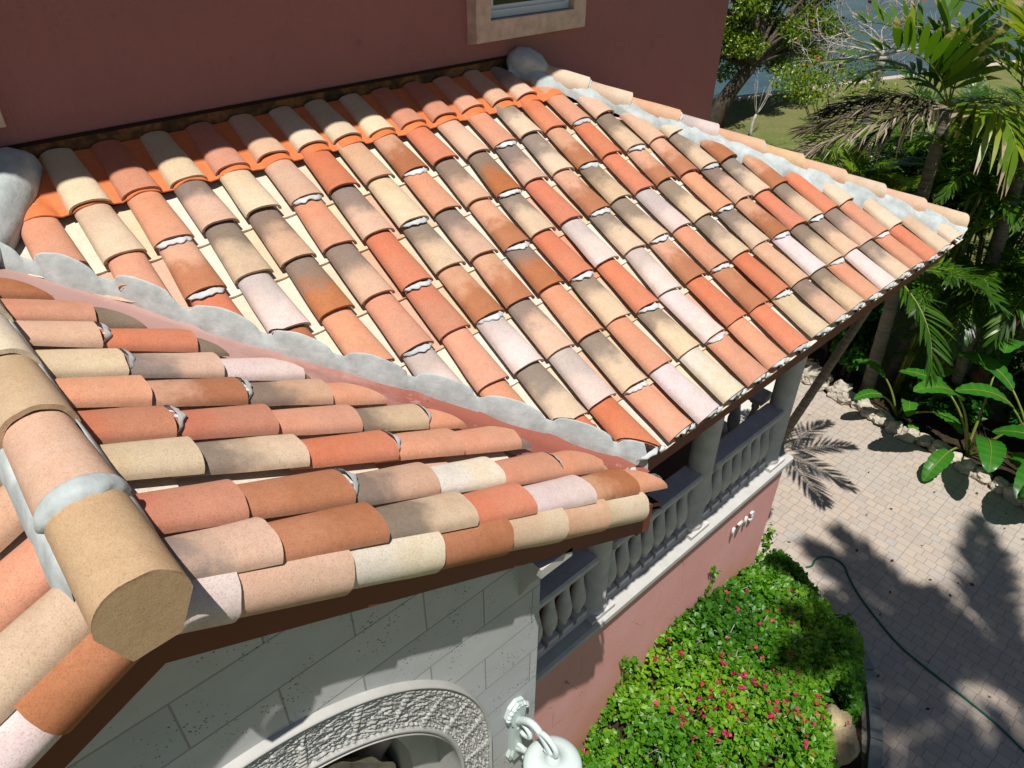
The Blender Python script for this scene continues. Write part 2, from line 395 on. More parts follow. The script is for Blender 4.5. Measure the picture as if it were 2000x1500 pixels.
# ------------------------------------------------------------------ the setting: ground, drive, water
GZ = -6.4
sw0 = np.array([25.08, 13.16]); sd = np.array([.955, -.297])      # seawall line
def strip_poly(name, pts, z, mat, label=None, drop=0.0):
    m = MB()
    if drop: m.prism([(x, y, z-drop) for x, y in pts], (0, 0, drop))
    else: m.add([(x, y, z) for x, y in pts], [tuple(range(len(pts)))], False)
    return tag(m.build(name, mat, base=False), label, kind='structure')
A_ = sw0-sd*60; B_ = sw0+sd*160
g_ = MB(); far = np.array([A_, B_, B_+np.array([-60, -140]), A_+np.array([-40, -90])])
g_.add([(x, y, GZ) for x, y in far], [(3, 2, 1, 0)], False)
tag(g_.build('lawn', MT['lawn'], base=False), 'patchy green and straw coloured lawn running down to the canal', kind='structure')
nrm_ = np.array([.297, .955])
w0, w1 = A_-nrm_*1.0, B_-nrm_*1.0
w_ = MB(); w_.add([(*w0, GZ-.75), (*w1, GZ-.75), (*(w1+nrm_*500), GZ-.75), (*(w0+nrm_*500), GZ-.75)], [(0, 1, 2, 3)], False)
tag(w_.build('canal_water', MT['water'], base=False), 'rippled blue green canal water beyond the seawall', kind='structure')
s_ = MB(); a0 = np.array([*(sw0-sd*40), GZ-2]); a1 = np.array([*(sw0+sd*80), GZ-2]); nn = np.array([.297, .955, 0])*.45
s_.prism([a0, a1, a1+nn, a0+nn], (0, 0, 2.05))
tag(s_.build('seawall', MT['seawall']), 'low pale concrete seawall between the lawn and the canal', 'seawall')
drive = [(2.2, -20), (8.1, -20), (8.25, -5.5), (8.34, -3.6), (8.42, -3.1), (8.55, -2.4), (8.62, -1.6), (8.76, -1.0), (8.8, -.5), (8.88, .1), (8.9, .46), (2.9, .46), (2.9, -4.4), (2.2, -6)]  # stops short at left; unseen ground there kept lawn to cut bounce light
strip_poly('paver_driveway', drive, GZ+.006, MT['pavers'], 'pinkish grey concrete paver driveway in front of the house')
strip_poly('concrete_path', [(3.2, .462), (9.0, .462), (9.3, 1.6), (9.4, 3.2), (3.2, 3.4)], GZ+.006, MT['patio'], 'pale concrete path seen behind the balcony balusters')
bedp = [(8.36, -7.5), (8.34, -3.6), (8.42, -3.1), (8.55, -2.4), (8.62, -1.6), (8.76, -1.0), (8.8, -.5), (8.88, .1), (9.0, .46), (9.2, 1.2), (10.2, 1.2), (10.2, .1), (9.6, -.8), (9.9, -1.6), (10.3, -2.6), (10.6, -4.0), (11, -7.5)]
strip_poly('planting_bed', bedp, GZ+.012, MT['soil'], 'dark shaded planting bed behind the coral rock edging')
bed2 = [(-1.2, -1.80), (4.15, -1.80), (4.35, -2.3), (4.15, -2.75), (3.75, -3.2), (3.36, -3.46), (2.68, -3.78), (1.6, -4.1), (-1.2, -4.6)]
strip_poly('shrub_bed', bed2, GZ+.012, MT['soil'], 'soil bed along the foot of the pink wall')
k_ = MB(); kp = np.array([(4.22, -2.75), (3.80, -3.25), (3.39, -3.50), (3.05, -3.68), (2.68, -3.82), (1.6, -4.16), (0.2, -4.5)])
for i in range(len(kp)-1):
    a, b = kp[i], kp[i+1]; d = (b-a)/np.linalg.norm(b-a); nv = np.array([d[1], -d[0]])*.13
    if nv[1] > 0: nv = -nv
    k_.prism([(*a, GZ), (*(b-d*.006), GZ), (*(b-d*.006+nv), GZ), (*(a+nv), GZ)], (0, 0, .10))
tag(k_.build('kerb', MT['kerb'], base=False), 'grey concrete kerb round the flowering shrub bed', kind='structure')

# ------------------------------------------------------------------ the house
house = empty('house', (0, 0, GZ))
tag(house, 'pink stucco house with terracotta barrel tile roofs, stone gable porch and a balustraded balcony', 'house')
def inv(o):   # children keep world coordinates
    o.location.z -= GZ; return o
def hb(mb, name, mat, parent=None):
    o = mb.build(name, mat, parent or house)
    if parent is None or parent is house: o.location.z -= GZ
    return o

TA = math.tan(rad(24.09306)); CA, SA = math.cos(rad(24.09306)), math.sin(rad(24.09306))
d_main = np.array([0, -CA, -SA]); n_main = np.array([0, -SA, CA]); s_main = np.array([-1., 0, 0])
YW = .39
# upper walls
m = MB(); m.box((-7.5, YW, -6.4), (4.29, 7, 3.02)); upper = hb(m, 'upper_wall', MT['wall'])
m = MB(); m.box((-8.2, -.615, 3.03), (5.0, 7.6, 3.2)); hb(m, 'upper_eave', MT['fascia'])
m = MB(); m.prism([(-8.2, -.615, 3.2), (5.0, -.615, 3.2), (5.0, 3.6, 4.9), (-8.2, 3.6, 4.9)], (0, 0, .08)); hb(m, 'upper_roof', MT['deck'])

def window(x0, x1, z0, z1, name='window'):
    """stone surround with a bevelled profile, white sash and dark pane"""
    w = MB(); y = YW
    def frame(mb, xa, xb, za, zb, wd, ya, yb, inset=.0):
        # mitred ring
        o_ = [(xa, za), (xb, za), (xb, zb), (xa, zb)]; i_ = [(xa+wd, za+wd), (xb-wd, za+wd), (xb-wd, zb-wd), (xa+wd, zb-wd)]
        b_ = inset
        ob = [(xa+b_, za+b_), (xb-b_, za+b_), (xb-b_, zb-b_), (xa+b_, zb-b_)]
        for k in range(4):
            k2 = (k+1) % 4
            v = [(*o_[k][:1], ya, o_[k][1]), (o_[k2][0], ya, o_[k2][1]), (ob[k2][0], yb, ob[k2][1]), (ob[k][0], yb, ob[k][1]),
                 (i_[k2][0], yb, i_[k2][1]), (i_[k][0], yb, i_[k][1]), (i_[k2][0], ya, i_[k2][1]), (i_[k][0], ya, i_[k][1])]
            mb.add(v, [(0, 1, 2, 3), (3, 2, 4, 5), (5, 4, 6, 7)], False)
    frame(w, x0, x1, z0, z1, .155, y+.01, y-.085, .018)
    root = hb(w, name, MT['trim'])
    f = MB(); frame(f, x0+.155, x1-.155, z0+.155, z1-.155, .055, y+.01, y-.03, .006); f.build('window_frame', MT['white'], root)
    f = MB(); frame(f, x0+.205, x1-.205, z0+.205, z1-.205, .035, y+.01, y-.012, .004); f.build('window_sash', MT['white'], root)
    f = MB(); f.box((x0+.235, y-.004, z0+.235), (x1-.235, y+.02, z1-.235)); f.build('pane', MT['glass'], root)
    return root
window(.935, 2.117, .355, 1.95)
window(-3.35, -2.046, .33, 1.95)
# flashing
m = MB(); m.box((-2.3, YW-.008, .10), (1.40, YW+.01, .225)); m.box((-2.3, YW-.055, .115), (1.40, YW-.008, .122)); hb(m, 'wall_flashing', MT['flash'])
m = MB(); m.box((-2.3, YW-.014, .223), (1.40, YW+.002, .240)); hb(m, 'flashing_sealant', MT['deck'])

# ---- tiles
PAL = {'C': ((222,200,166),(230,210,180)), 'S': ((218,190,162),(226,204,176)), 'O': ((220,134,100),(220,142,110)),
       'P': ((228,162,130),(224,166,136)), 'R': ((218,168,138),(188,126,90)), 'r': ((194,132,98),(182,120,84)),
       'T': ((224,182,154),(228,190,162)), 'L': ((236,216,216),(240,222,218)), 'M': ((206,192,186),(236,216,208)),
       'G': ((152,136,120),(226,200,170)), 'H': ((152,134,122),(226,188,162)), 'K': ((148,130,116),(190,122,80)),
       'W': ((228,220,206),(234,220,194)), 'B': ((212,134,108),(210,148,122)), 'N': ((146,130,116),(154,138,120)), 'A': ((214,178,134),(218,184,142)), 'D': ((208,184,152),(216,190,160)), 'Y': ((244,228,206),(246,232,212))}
KT = .80
def pal(c):
    a, b = PAL[c]; j = np.array([0, -.35, -1.1])*rng.uniform(-5, 6)+rng.uniform(-8, 6); j2 = rng.uniform(-5, 5)
    f = lambda t, q: srgb(*[min(250, max(5, x+y)) for x, y in zip(t, q)], KT)
    return f(a, j), f(b, j+j2)
def barrel(mb, Cn, d, s, n, L, w0, w1, h0, h1, th=.013, lift=.02, code='C', nu=5, nv=12, close=False):
    d, s, n, Cn = map(lambda q: np.asarray(q, float), (d, s, n, Cn))
    ca, cb = pal(code); r = rng.random(); top = Cn+s*w1-d*L-n*(lift+rng.uniform(-.002, .003)); bot = Cn+s*w1+s*rng.uniform(-.002, .002); cen0 = Cn
    wob = rng.uniform(-.012, .012); top = top+s*wob*.6
    us = np.linspace(0, 1, nu); th_ = np.linspace(0, math.pi, nv)
    def shell(k):
        P = np.zeros((nu, nv, 3)); A = np.zeros((nu, nv, 3))
        for i, u in enumerate(us):
            c = top*(1-u)+bot*u; w = w0*(1-u)+w1*u-k; h = h0*(1-u)+h1*u-k
            for j, a in enumerate(th_):
                x = -math.cos(a); x = math.copysign(abs(x)**.92, x)
                q_ = (cen0[0]*7+i*.9, j*.45, r*40)
                P[i, j] = c+s*(x*w+.0022*noise.noise(q_))+n*(math.sin(a)**.9*h+.0030*noise.noise((q_[0]+5, q_[1], q_[2])))+d*(.0045*noise.noise((r*90, j*.33, i)) if i in (0, nu-1) else 0); A[i, j] = (u, j/(nv-1), r)
        return P, A
    O, Ao = shell(0); I, Ai = shell(th); N = nu*nv
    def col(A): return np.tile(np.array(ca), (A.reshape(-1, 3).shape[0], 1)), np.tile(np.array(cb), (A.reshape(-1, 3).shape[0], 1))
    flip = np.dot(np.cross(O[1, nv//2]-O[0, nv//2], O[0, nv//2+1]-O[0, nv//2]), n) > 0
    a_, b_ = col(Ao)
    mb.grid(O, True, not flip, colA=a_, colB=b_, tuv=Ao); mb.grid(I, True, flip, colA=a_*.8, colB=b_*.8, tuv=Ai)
    for i0 in (0, nu-1):
        G = np.stack([O[i0], I[i0]]); AA = np.stack([Ao[i0], Ai[i0]]); a_, b_ = col(AA)
        mb.grid(G, True, bool(flip) if i0 == 0 else not bool(flip), colA=a_, colB=b_, tuv=AA)
    for j0 in (0, nv-1):
        G = np.stack([O[:, j0], I[:, j0]]); AA = np.stack([Ao[:, j0], Ai[:, j0]]); a_, b_ = col(AA)
        mb.grid(G, True, not flip if j0 == 0 else bool(flip), colA=a_, colB=b_, tuv=AA)
def pan(mb, cen, d, s, n, L, code):
    """concave pan: cen is the middle of its lower lip"""
    d, s, n, cen = map(lambda q: np.asarray(q, float), (d, s, n, cen))
    ca, cb = pal(code); ca = cb; r = rng.random(); nu, nv = 3, 8; w = .112
    def shell(k):
        P = np.zeros((nu, nv, 3)); A = np.zeros((nu, nv, 3))
        for i, u in enumerate(np.linspace(0, 1, nu)):
            for j, x in enumerate(np.linspace(-1, 1, nv)):
                P[i, j] = cen-d*L*(1-u)-n*.018*(1-u)+s*x*w*(1.0-.08*u)+n*(-.043+.022*x*x-k); A[i, j] = (u, j/(nv-1), r)
        return P, A
    O, A = shell(0); I, A2 = shell(.017)
    flip = np.dot(np.cross(O[1, 4]-O[0, 4], O[0, 5]-O[0, 4]), n) > 0
    c_ = np.tile(np.array(ca), (nu*nv, 1))
    mb.grid(O, True, not flip, colA=c_, colB=c_, tuv=A); mb.grid(I, True, bool(flip), colA=c_, colB=c_, tuv=A2)
    G = np.stack([O[-1], I[-1]]); AA = np.stack([A[-1], A2[-1]])
    mb.grid(G, True, not flip, colA=c_[:2*nv], colB=c_[:2*nv], tuv=AA)
def dab(mb, Cn, d, s, n, w, h, out=.035, seed=0, inner=.70, a0=8, a1=168, amp=.45):
    """lump of mortar pressed into a tile's open end"""
    d, s, n, Cn = map(lambda q: np.asarray(q, float), (d, s, n, Cn)); c = Cn+s*w; na, nt = 26, 8
    P = np.zeros((na, nt, 3))
    for i, a in enumerate(np.linspace(rad(a0), rad(a1), na)):
        e = math.sin(math.pi*(i+.35)/(na-.3))**.45
        ou = s*(-math.cos(a)*(w-.011))+n*(math.sin(a)*(h-.011)); k = inner+.12*noise.noise((i*.2, seed*3.1, 0))+.025*noise.noise((i*.5, seed*1.3, 4))-.10*math.sin(math.pi*i/(na-1))**2*(1 if inner < .95 else 0)
        inn = s*(-math.cos(a)*(w*.88*k))+n*(math.sin(a)*h*k)
        for j in range(nt):
            t = j/(nt-1); o = out*e*math.sin(math.pi*min(1, t*.8+.12))*(1+amp*noise.noise((i*.25, t*1.5, seed*1.7)))
            nz = .004*noise.noise((i*1.3, j*1.1, seed+9.))
            P[i, j] = c+ou*(1-t)+inn*t+d*(o-.004)+n*nz
    mb.grid(P, True); return mb

LAT = {
 -10:[ (-2.516,-0.371),(-2.533,0.018),(-2.549,0.401),(-2.565,0.779),(-2.582,1.168),(-2.599,1.544),(-2.617,1.918),(-2.634,2.293),(-2.651,2.658) ],
 -9:[ (-2.265,-0.367),(-2.281,0.022),(-2.296,0.4),(-2.312,0.782),(-2.329,1.171),(-2.346,1.548),(-2.363,1.921),(-2.381,2.293),(-2.398,2.658) ],
 -8:[ (-2.013,-0.364),(-2.03,0.024),(-2.042,0.394),(-2.06,0.781),(-2.076,1.173),(-2.091,1.55),(-2.107,1.923),(-2.125,2.294),(-2.143,2.658) ],
 -7:[ (-1.763,-0.361),(-1.786,0.039),(-1.779,0.411),(-1.804,0.785),(-1.822,1.172),(-1.836,1.548),(-1.849,1.921),(-1.866,2.294),(-1.887,2.658) ],
 -6:[ (-1.51,-0.367),(-1.532,0.029),(-1.538,0.408),(-1.554,0.781),(-1.568,1.167),(-1.58,1.543),(-1.593,1.918),(-1.61,2.294),(-1.63,2.658) ],
 -5:[ (-1.256,-0.373),(-1.279,0.025),(-1.283,0.388),(-1.299,0.772),(-1.312,1.162),(-1.321,1.539),(-1.34,1.917),(-1.358,2.294),(-1.376,2.658) ],
 -4:[ (-0.999,-0.384),(-1.02,0.01),(-1.032,0.376),(-1.045,0.766),(-1.056,1.159),(-1.06,1.536),(-1.087,1.917),(-1.108,2.294),(-1.126,2.658) ],
 -3:[ (-0.742,-0.396),(-0.76,-0.012),(-0.766,0.375),(-0.789,0.765),(-0.804,1.162),(-0.817,1.539),(-0.84,1.916),(-0.86,2.294),(-0.877,2.658) ],
 -2:[ (-0.485,-0.402),(-0.496,-0.02),(-0.52,0.378),(-0.54,0.769),(-0.559,1.179),(-0.569,1.539),(-0.591,1.911),(-0.609,2.293),(-0.628,2.658) ],
 -1:[ (-0.236,-0.402),(-0.255,-0.02),(-0.271,0.381),(-0.289,0.765),(-0.307,1.155),(-0.324,1.542),(-0.347,1.917),(-0.35,2.293),(-0.376,2.657) ],
 0:[ (0.015,-0.397),(-0.007,-0.004),(-0.017,0.388),(-0.036,0.763),(-0.061,1.159),(-0.084,1.539),(-0.104,1.922),(-0.12,2.288),(-0.125,2.654) ],
 1:[ (0.27,-0.398),(0.246,-0.009),(0.235,0.374),(0.215,0.768),(0.193,1.177),(0.168,1.535),(0.142,1.921),(0.13,2.305),(0.144,2.652) ],
 2:[ (0.528,-0.399),(0.505,-0.005),(0.499,0.388),(0.458,0.784),(0.433,1.158),(0.419,1.54),(0.391,1.912),(0.375,2.291),(0.397,2.661) ],
 3:[ (0.791,-0.406),(0.773,-0.023),(0.758,0.372),(0.718,0.761),(0.694,1.146),(0.67,1.529),(0.645,1.929),(0.643,2.295),(0.651,2.659) ],
 4:[ (1.055,-0.409),(1.049,-0.021),(1.019,0.358),(0.985,0.753),(0.961,1.158),(0.942,1.528),(0.894,1.913),(0.9,2.292),(0.906,2.66) ],
 5:[ (1.312,-0.414),(1.301,-0.029),(1.265,0.364),(1.235,0.762),(1.206,1.132),(1.192,1.524),(1.168,1.91),(1.159,2.289),(1.146,2.655) ],
 6:[ (1.568,-0.416),(1.551,-0.028),(1.542,0.347),(1.499,0.748),(1.465,1.134),(1.452,1.521),(1.434,1.905),(1.42,2.287),(1.402,2.655) ],
 7:[ (1.825,-0.418),(1.811,-0.03),(1.81,0.346),(1.767,0.755),(1.725,1.13),(1.712,1.516),(1.696,1.902),(1.688,2.283),(1.684,2.647) ],
 8:[ (2.082,-0.419),(2.063,-0.028),(2.05,0.354),(2.041,0.731),(1.998,1.13),(1.974,1.517),(1.956,1.902),(1.945,2.284),(1.935,2.648) ],
 9:[ (2.335,-0.418),(2.318,-0.028),(2.299,0.357),(2.284,0.736),(2.255,1.132),(2.231,1.518),(2.212,1.905),(2.197,2.285),(2.185,2.649) ],
 10:[ (2.582,-0.413),(2.57,-0.026),(2.552,0.358),(2.532,0.739),(2.508,1.134),(2.482,1.524),(2.461,1.91),(2.443,2.29),(2.424,2.658) ],
 11:[ (2.82,-0.403),(2.813,-0.019),(2.799,0.363),(2.78,0.743),(2.754,1.141),(2.728,1.531),(2.708,1.914),(2.69,2.292),(2.674,2.658) ],
 12:[ (3.059,-0.394),(3.048,-0.007),(3.035,0.374),(3.018,0.755),(2.994,1.152),(2.973,1.537),(2.955,1.918),(2.938,2.295),(2.921,2.659) ],
 13:[ (3.308,-0.391),(3.291,-0.001),(3.275,0.383),(3.258,0.763),(3.239,1.158),(3.22,1.541),(3.203,1.921),(3.184,2.298),(3.164,2.663) ],
 14:[ (3.56,-0.39),(3.542,-0),(3.525,0.385),(3.507,0.765),(3.488,1.16),(3.47,1.543),(3.453,1.923),(3.434,2.304),(3.414,2.675) ],
 15:[ (3.813,-0.39),(3.795,-0),(3.777,0.385),(3.76,0.765),(3.741,1.16),(3.722,1.544),(3.704,1.925),(3.687,2.303),(3.669,2.672) ],
 16:[ (4.066,-0.39),(4.048,0),(4.03,0.385),(4.013,0.765),(3.994,1.158),(3.975,1.543),(3.957,1.925),(3.939,2.304),(3.922,2.669) ],
}
COV = {-9: '  L', -8: '  P ', -7: ' CSP', -6: ' BPROr', -5: ' CHGMrr', -4: ' BCHKPr', -3: ' TTPHPM', -2: ' COHOBPP', -1: ' CTCGRMGO',
       0: ' CRPHRHMO', 1: ' BOHRKPGP', 2: ' BTKGOGPL', 3: ' PPHOMOGW', 4: ' TGGRGMLP', 5: ' HORGGROP', 6: '  POOMPrO', 7: '  TGRGGOC',
       8: '   TRPGTH', 9: '   CGHRLG', 10: '    RGOGP', 11: '     RGHL', 12: '      OHG', 13: '      CPP', 14: '       CO', 15: '        S', 16: '        S'}
MOR = {(-6, 2), (-6, 3), (-3, 2), (-3, 5), (-2, 4), (-1, 3), (-1, 5), (0, 2), (1, 4), (1, 7), (2, 3), (2, 5), (3, 2), (3, 6), (4, 4), (4, 7), (5, 3), (5, 5),
       (6, 2), (6, 6), (7, 3), (7, 7), (8, 5), (9, 4), (9, 6), (10, 7), (11, 6), (13, 7)}
W0, W1, H0, H1 = .083, .105, .045, .056
EX = .38
def mpt(x, s, h=0): return np.array([x, 0, 0])+d_main*s+n_main*h
mr = MB()
mr.add([(-3.05, YW, YW*TA-.125), (1.37, YW, YW*TA-.125), (4.06, -2.30, -2.30*TA-.125), (-.33, -2.30, -2.30*TA-.125)], [(0, 3, 2, 1)], False)
mr.add([(-3.05, YW, YW*TA-.16), (1.37, YW, YW*TA-.16), (4.06, -2.30, -2.30*TA-.16), (-.33, -2.30, -2.30*TA-.16)], [(0, 1, 2, 3)], False)
mr.add([(1.37, YW, YW*TA-.125), (4.06, -2.30, -2.30*TA-.125), (4.06, YW, -2.30*TA-.125)], [(0, 1, 2)], False)
mr.add([(1.37, YW, YW*TA-.16), (4.06, -2.30, -2.30*TA-.16), (4.06, YW, -2.30*TA-.16)], [(2, 1, 0)], False)
main_roof = hb(mr, 'balcony_roof', MT['deck'])
cov = MB(); pn = MB(); dabs = []
for i, codes in COV.items():
    for j in range(1, 9):
        cx_, cs_ = LAT[i][j]; ux, us_ = LAT[i][j-1]
        if j < len(codes) and codes[j] != ' ':
            Cn = mpt(cx_, cs_, rng.uniform(-.003, .004)); U = mpt(ux, us_); d = Cn-U; d /= np.linalg.norm(d)
            if j == 1: d = d_main
            s = np.cross(d, n_main); s = s/np.linalg.norm(s)
            if s[0] > 0: s = -s
            n = np.cross(s, d); n = n if n[2] > 0 else -n
            L = .455 if j > 1 else min(.455, cs_+.405)
            barrel(cov, Cn, d, s, n, L, W0, W1, H0, H1, code=codes[j])
            if (i, j) in MOR: dabs.append((Cn, d, s, n))
for i in range(-10, 17):
    for j in range(1, 9):
        if j == 1 and -9 <= i <= 5: continue
        a = LAT[i][j]; cen = mpt(a[0]+.020, a[1]+.022)
        pn_c = ['Y', 'Y', 'C', 'Y', 'W', 'Y'][rng.integers(6)] if rng.random() < .8 else ('T' if rng.random() < .8 else 'P')
        L = .44 if j > 1 else .40
        pan(pn, cen, d_main, s_main, n_main, L, pn_c)
cover = cov.build('cover_tiles', MT['tile'], main_roof); pans = pn.build('pan_tiles', MT['tile'], main_roof)
VC, HC = -2.56, 1.53
vn = (-1, -1, 0)
clip(cover, [((0, -2.6216, 0), Vector((-1.053, -1, 0)).normalized()), ((HC, 0, 0), (1, 1, 0))])
clip(pans, [((0, -2.54, 0), Vector((-1, -1, 0)).normalized()), ((HC+.04, 0, 0), (1, 1, 0))])
for k, (Cn, d, s, n) in enumerate(dabs):
    mm = MB(); dab(mm, Cn, d, s, n, W1+.004, H1+.004, .045, k, inner=.62); mm.build('mortar_dab', MT['mortar_white'], main_roof)
em = MB()
for i in range(-1, 16):      # mortar closing the open tile ends along the eave
    if i not in COV: continue
    a = LAT[i][8]; Cn = mpt(a[0], a[1], 0)
    dab(em, Cn-d_main*.012, d_main, s_main, n_main, W1+.003, H1+.003, .034, 50+i, inner=.30, a0=0, a1=180)
    P = np.zeros((10, 6, 3))      # little lump between neighbouring tiles
    for p in range(10):
        for q in range(6):
            th, ph = math.pi*p/9, 2*math.pi*q/5.0
            o = np.array([math.sin(th)*math.cos(ph)*.030, math.sin(th)*math.sin(ph)*.014, math.cos(th)*.018])
            P[p, q] = Cn+np.array([.014, -.002, -.022])+o*(1+.5*noise.noise((i*3.1+p*.7, q*.9, 2)))
    em.grid(P)
em.build('eave_mortar', MT['mortar_white'], main_roof)
# orange membrane under the top row
om = MB(); xs = np.arange(-2.20, 1.66, .0125); ss = np.linspace(-.40, .045, 9); P = np.zeros((len(ss), len(xs), 3))
cx0 = [LAT[i][1][0]-W1+.004 for i in range(-10, 8)]
for a, s0 in enumerate(ss):
    for b, x in enumerate(xs):
        dx = min(abs(x-c) for c in cx0); kk = min(1, max(0, (s0+.10)/.10)); bump = (.016+.028*kk)*math.sqrt(max(0, 1-(dx/(.060+.034*kk))**2)); edge = .012*noise.noise((x*9, 0, 0))
        P[a, b] = mpt(x, s0+(edge if a == len(ss)-1 else 0)-.012*(1 if dx > .09 and a == 8 else 0), max(bump-.004, -.032+.016*(dx < .11)) + .003*noise.noise((x*14, s0*14, 0)))
om.grid(P, True); P2 = P.copy(); P2[:, :, 2] -= .006; om.grid(P2, True, True); om.grid(np.stack([P[-1], P2[-1]]), True)
orange = om.build('roof_membrane', MT['orange'], main_roof)
clip(orange, [((0, -2.40, 0), (-1, -1, 0)), ((HC+.02, 0, 0), (1, 1, 0))])
# eave board and soffit
m = MB(); m.prism([(-.33, -2.335, -2.335*TA-.085), (-.33, -2.295, -2.295*TA-.085), (-.33, -2.295, -1.36), (-.33, -2.335, -1.36)], (4.43, 0, 0))
m.prism([(4.06, -2.295, -1.36), (4.10, -2.295, -1.36), (4.10, -2.295, -1.13), (4.06, -2.295, -1.13)], (0, 2.68, 0)); m.build('eave_board', MT['fascia'], main_roof)
m = MB(); m.box((-.6, -2.294, -1.35), (4.06, .385, -1.31)); m.build('soffit', MT['fascia'], main_roof)

def blob_ribbon(rows, name, mat, parent, amp=.008, fr=11):
    """bumpy mortar surface through a grid of points"""
    P = np.array(rows, float); out = np.zeros_like(P)
    for a in range(P.shape[0]):
        for b in range(P.shape[1]):
            q = P[a, b]; out[a, b] = q+np.array([0, 0, 1])*(amp*noise.noise((q[0]*fr, q[1]*fr, q[2]*fr))+amp*.5*noise.noise((q[0]*fr*3, q[1]*fr*3, 5.)))
    mb = MB(); mb.grid(out, True); return mb.build(name, mat, parent)
def cover_h(x, s):
    """height of the laid cover tiles over the pan plane at plan position x on the main slope"""
    best = 9; 
    j = min(8, max(1, int(s/EX)+1))
    for i in range(-10, 17):
        c = LAT[i][j][0]*(1) - W1; best = min(best, abs(x-c))
    return .056*math.sqrt(max(0, 1-(best/.105)**2))
# valley mortar
UPX = ([-3.1, -2.32, -2.0, -1.7, -.95, -.38, -.2], [-2.50, -2.50, -2.475, -2.545, -2.555, -2.62, -2.64])
rows = []
for x in np.arange(-3.0, -.24, .010):
    up = float(np.interp(x, *UPX))+.010*noise.noise((x*7, 1, 0)); lo = up-.085+.014*noise.noise((x*6, 7, 0)); r_ = []
    bump = cover_h(x, -(up-x)/CA)*(1.18 if x > -1.55 else 1.5); lo = up-.040-.022*bump/.08+.012*noise.noise((x*6, 7, 0))
    for t in np.linspace(0, 1, 13):
        q = (up-.012*(bump/.08))*(1-t)+lo*t; y = q-x
        h = (bump+.010)*(1-t**1.6)-.045*t**1.6
        if t == 0: h = bump*.80-.035
        if t == 1: h = -.072
        r_.append((x, y, y*TA+h*1.0))
    rows.append(r_)
blob_ribbon(rows, 'valley_mortar', MT['mortar'], main_roof, .004)
# hip mortar
rows = []
for x in np.arange(1.36, 4.13, .011):
    q0 = 1.75
    y = 1.76-x; r_ = []
    ph = 1.52+.075*math.sin((x-1.4)*2*math.pi/.262+.8)+.03*noise.noise((x*3, 0, 3))-.05*(x > 2.2)
    for t in np.linspace(0, 1, 12):
        # walk from under the caps down onto the tiles, square to the hip
        q = 1.76*(1-t)+ph*t; k = (1.76-q)/2; xx = x-k; yy = y-k; bump = cover_h(xx, -yy/CA)
        h = (.045*(1-t)+(.35*bump+.022)*math.sin(math.pi*min(1, t*1.05))**.7) if t < 1 else -.02
        if t > .8: h = max(h, bump*.9*(1-t)/.2+.0) if t < 1 else -.03
        r_.append((xx, yy, yy*TA+h))
    rows.append(r_)
o = blob_ribbon(rows, 'hip_mortar', MT['mortar'], main_roof, .006); clip(o, [((0, YW, 0), (0, 1, 0)), ((0, -2.44, 0), (0, -1, 0))])
# hip caps
hd = np.array([1, -1, -TA]); hd /= np.linalg.norm(hd); hs = np.array([1, 1, 0])/math.sqrt(2); hn = np.cross(hs, hd); hn = hn if hn[2] > 0 else -hn
lips = [1.784, 2.028, 2.307, 2.533, 2.813, 3.052, 3.316, 3.568, 3.83, 4.109]
for k, x in enumerate(lips):
    c = np.array([x, 1.76-x, (1.76-x)*TA-.005]); mm = MB()
    barrel(mm, c-hs*.104, hd, hs, hn, .44 if k else .50, .088, .104, .088, .104, code='SSTMTATSTS'[k], lift=.014)
    o = mm.build('hip_cap', MT['tile'], main_roof)
    if k == 0: clip(o, [((0, YW-.003, 0), (0, 1, 0))])
    if k % 2 == 0:
        mm = MB(); dab(mm, c-hs*.104, hd, hs, hn, .104, .104, .03, 80+k, inner=.86, a0=2, a1=178); mm.build('mortar_dab', MT['mortar_white'], main_roof)
c = np.array([4.109, 1.76-4.109, (1.76-4.109)*TA-.005])
mm = MB(); dab(mm, c-hs*.102-hd*.02, hd, hs, hn, .102, .10, .05, 99, inner=.1, a0=0, a1=180); mm.build('mortar_dab', MT['mortar'], main_roof)
# side slope seen edge-on from the right
sc_ = MB(); d_s = np.array([CA, 0, -SA]); n_s = np.array([SA, 0, CA]); s_s = np.array([0, -1., 0])
for k in range(11):
    y = YW-.03-k*.253
    for j in range(8):
        s0 = .02+EX*j+.02; P0 = np.array([1.37, y, YW*TA])+d_s*(s0+.33)
        barrel(sc_, P0, d_s, s_s, n_s, .455, W0, W1, H0, H1, code='CSTPOGHRLM'[rng.integers(10)], nu=3, nv=9)
        pan(sc_, P0+np.array([0, .02, 0]), d_s, s_s, n_s, .44, 'C')
sc_o = sc_.build('side_slope_tiles', MT['tile'], main_roof); clip(sc_o, [((1.80, 0, 0), (-1, -1, 0)), ((0, YW-.004, 0), (0, 1, 0)), ((4.17, 0, 0), (1, 0, 0))])
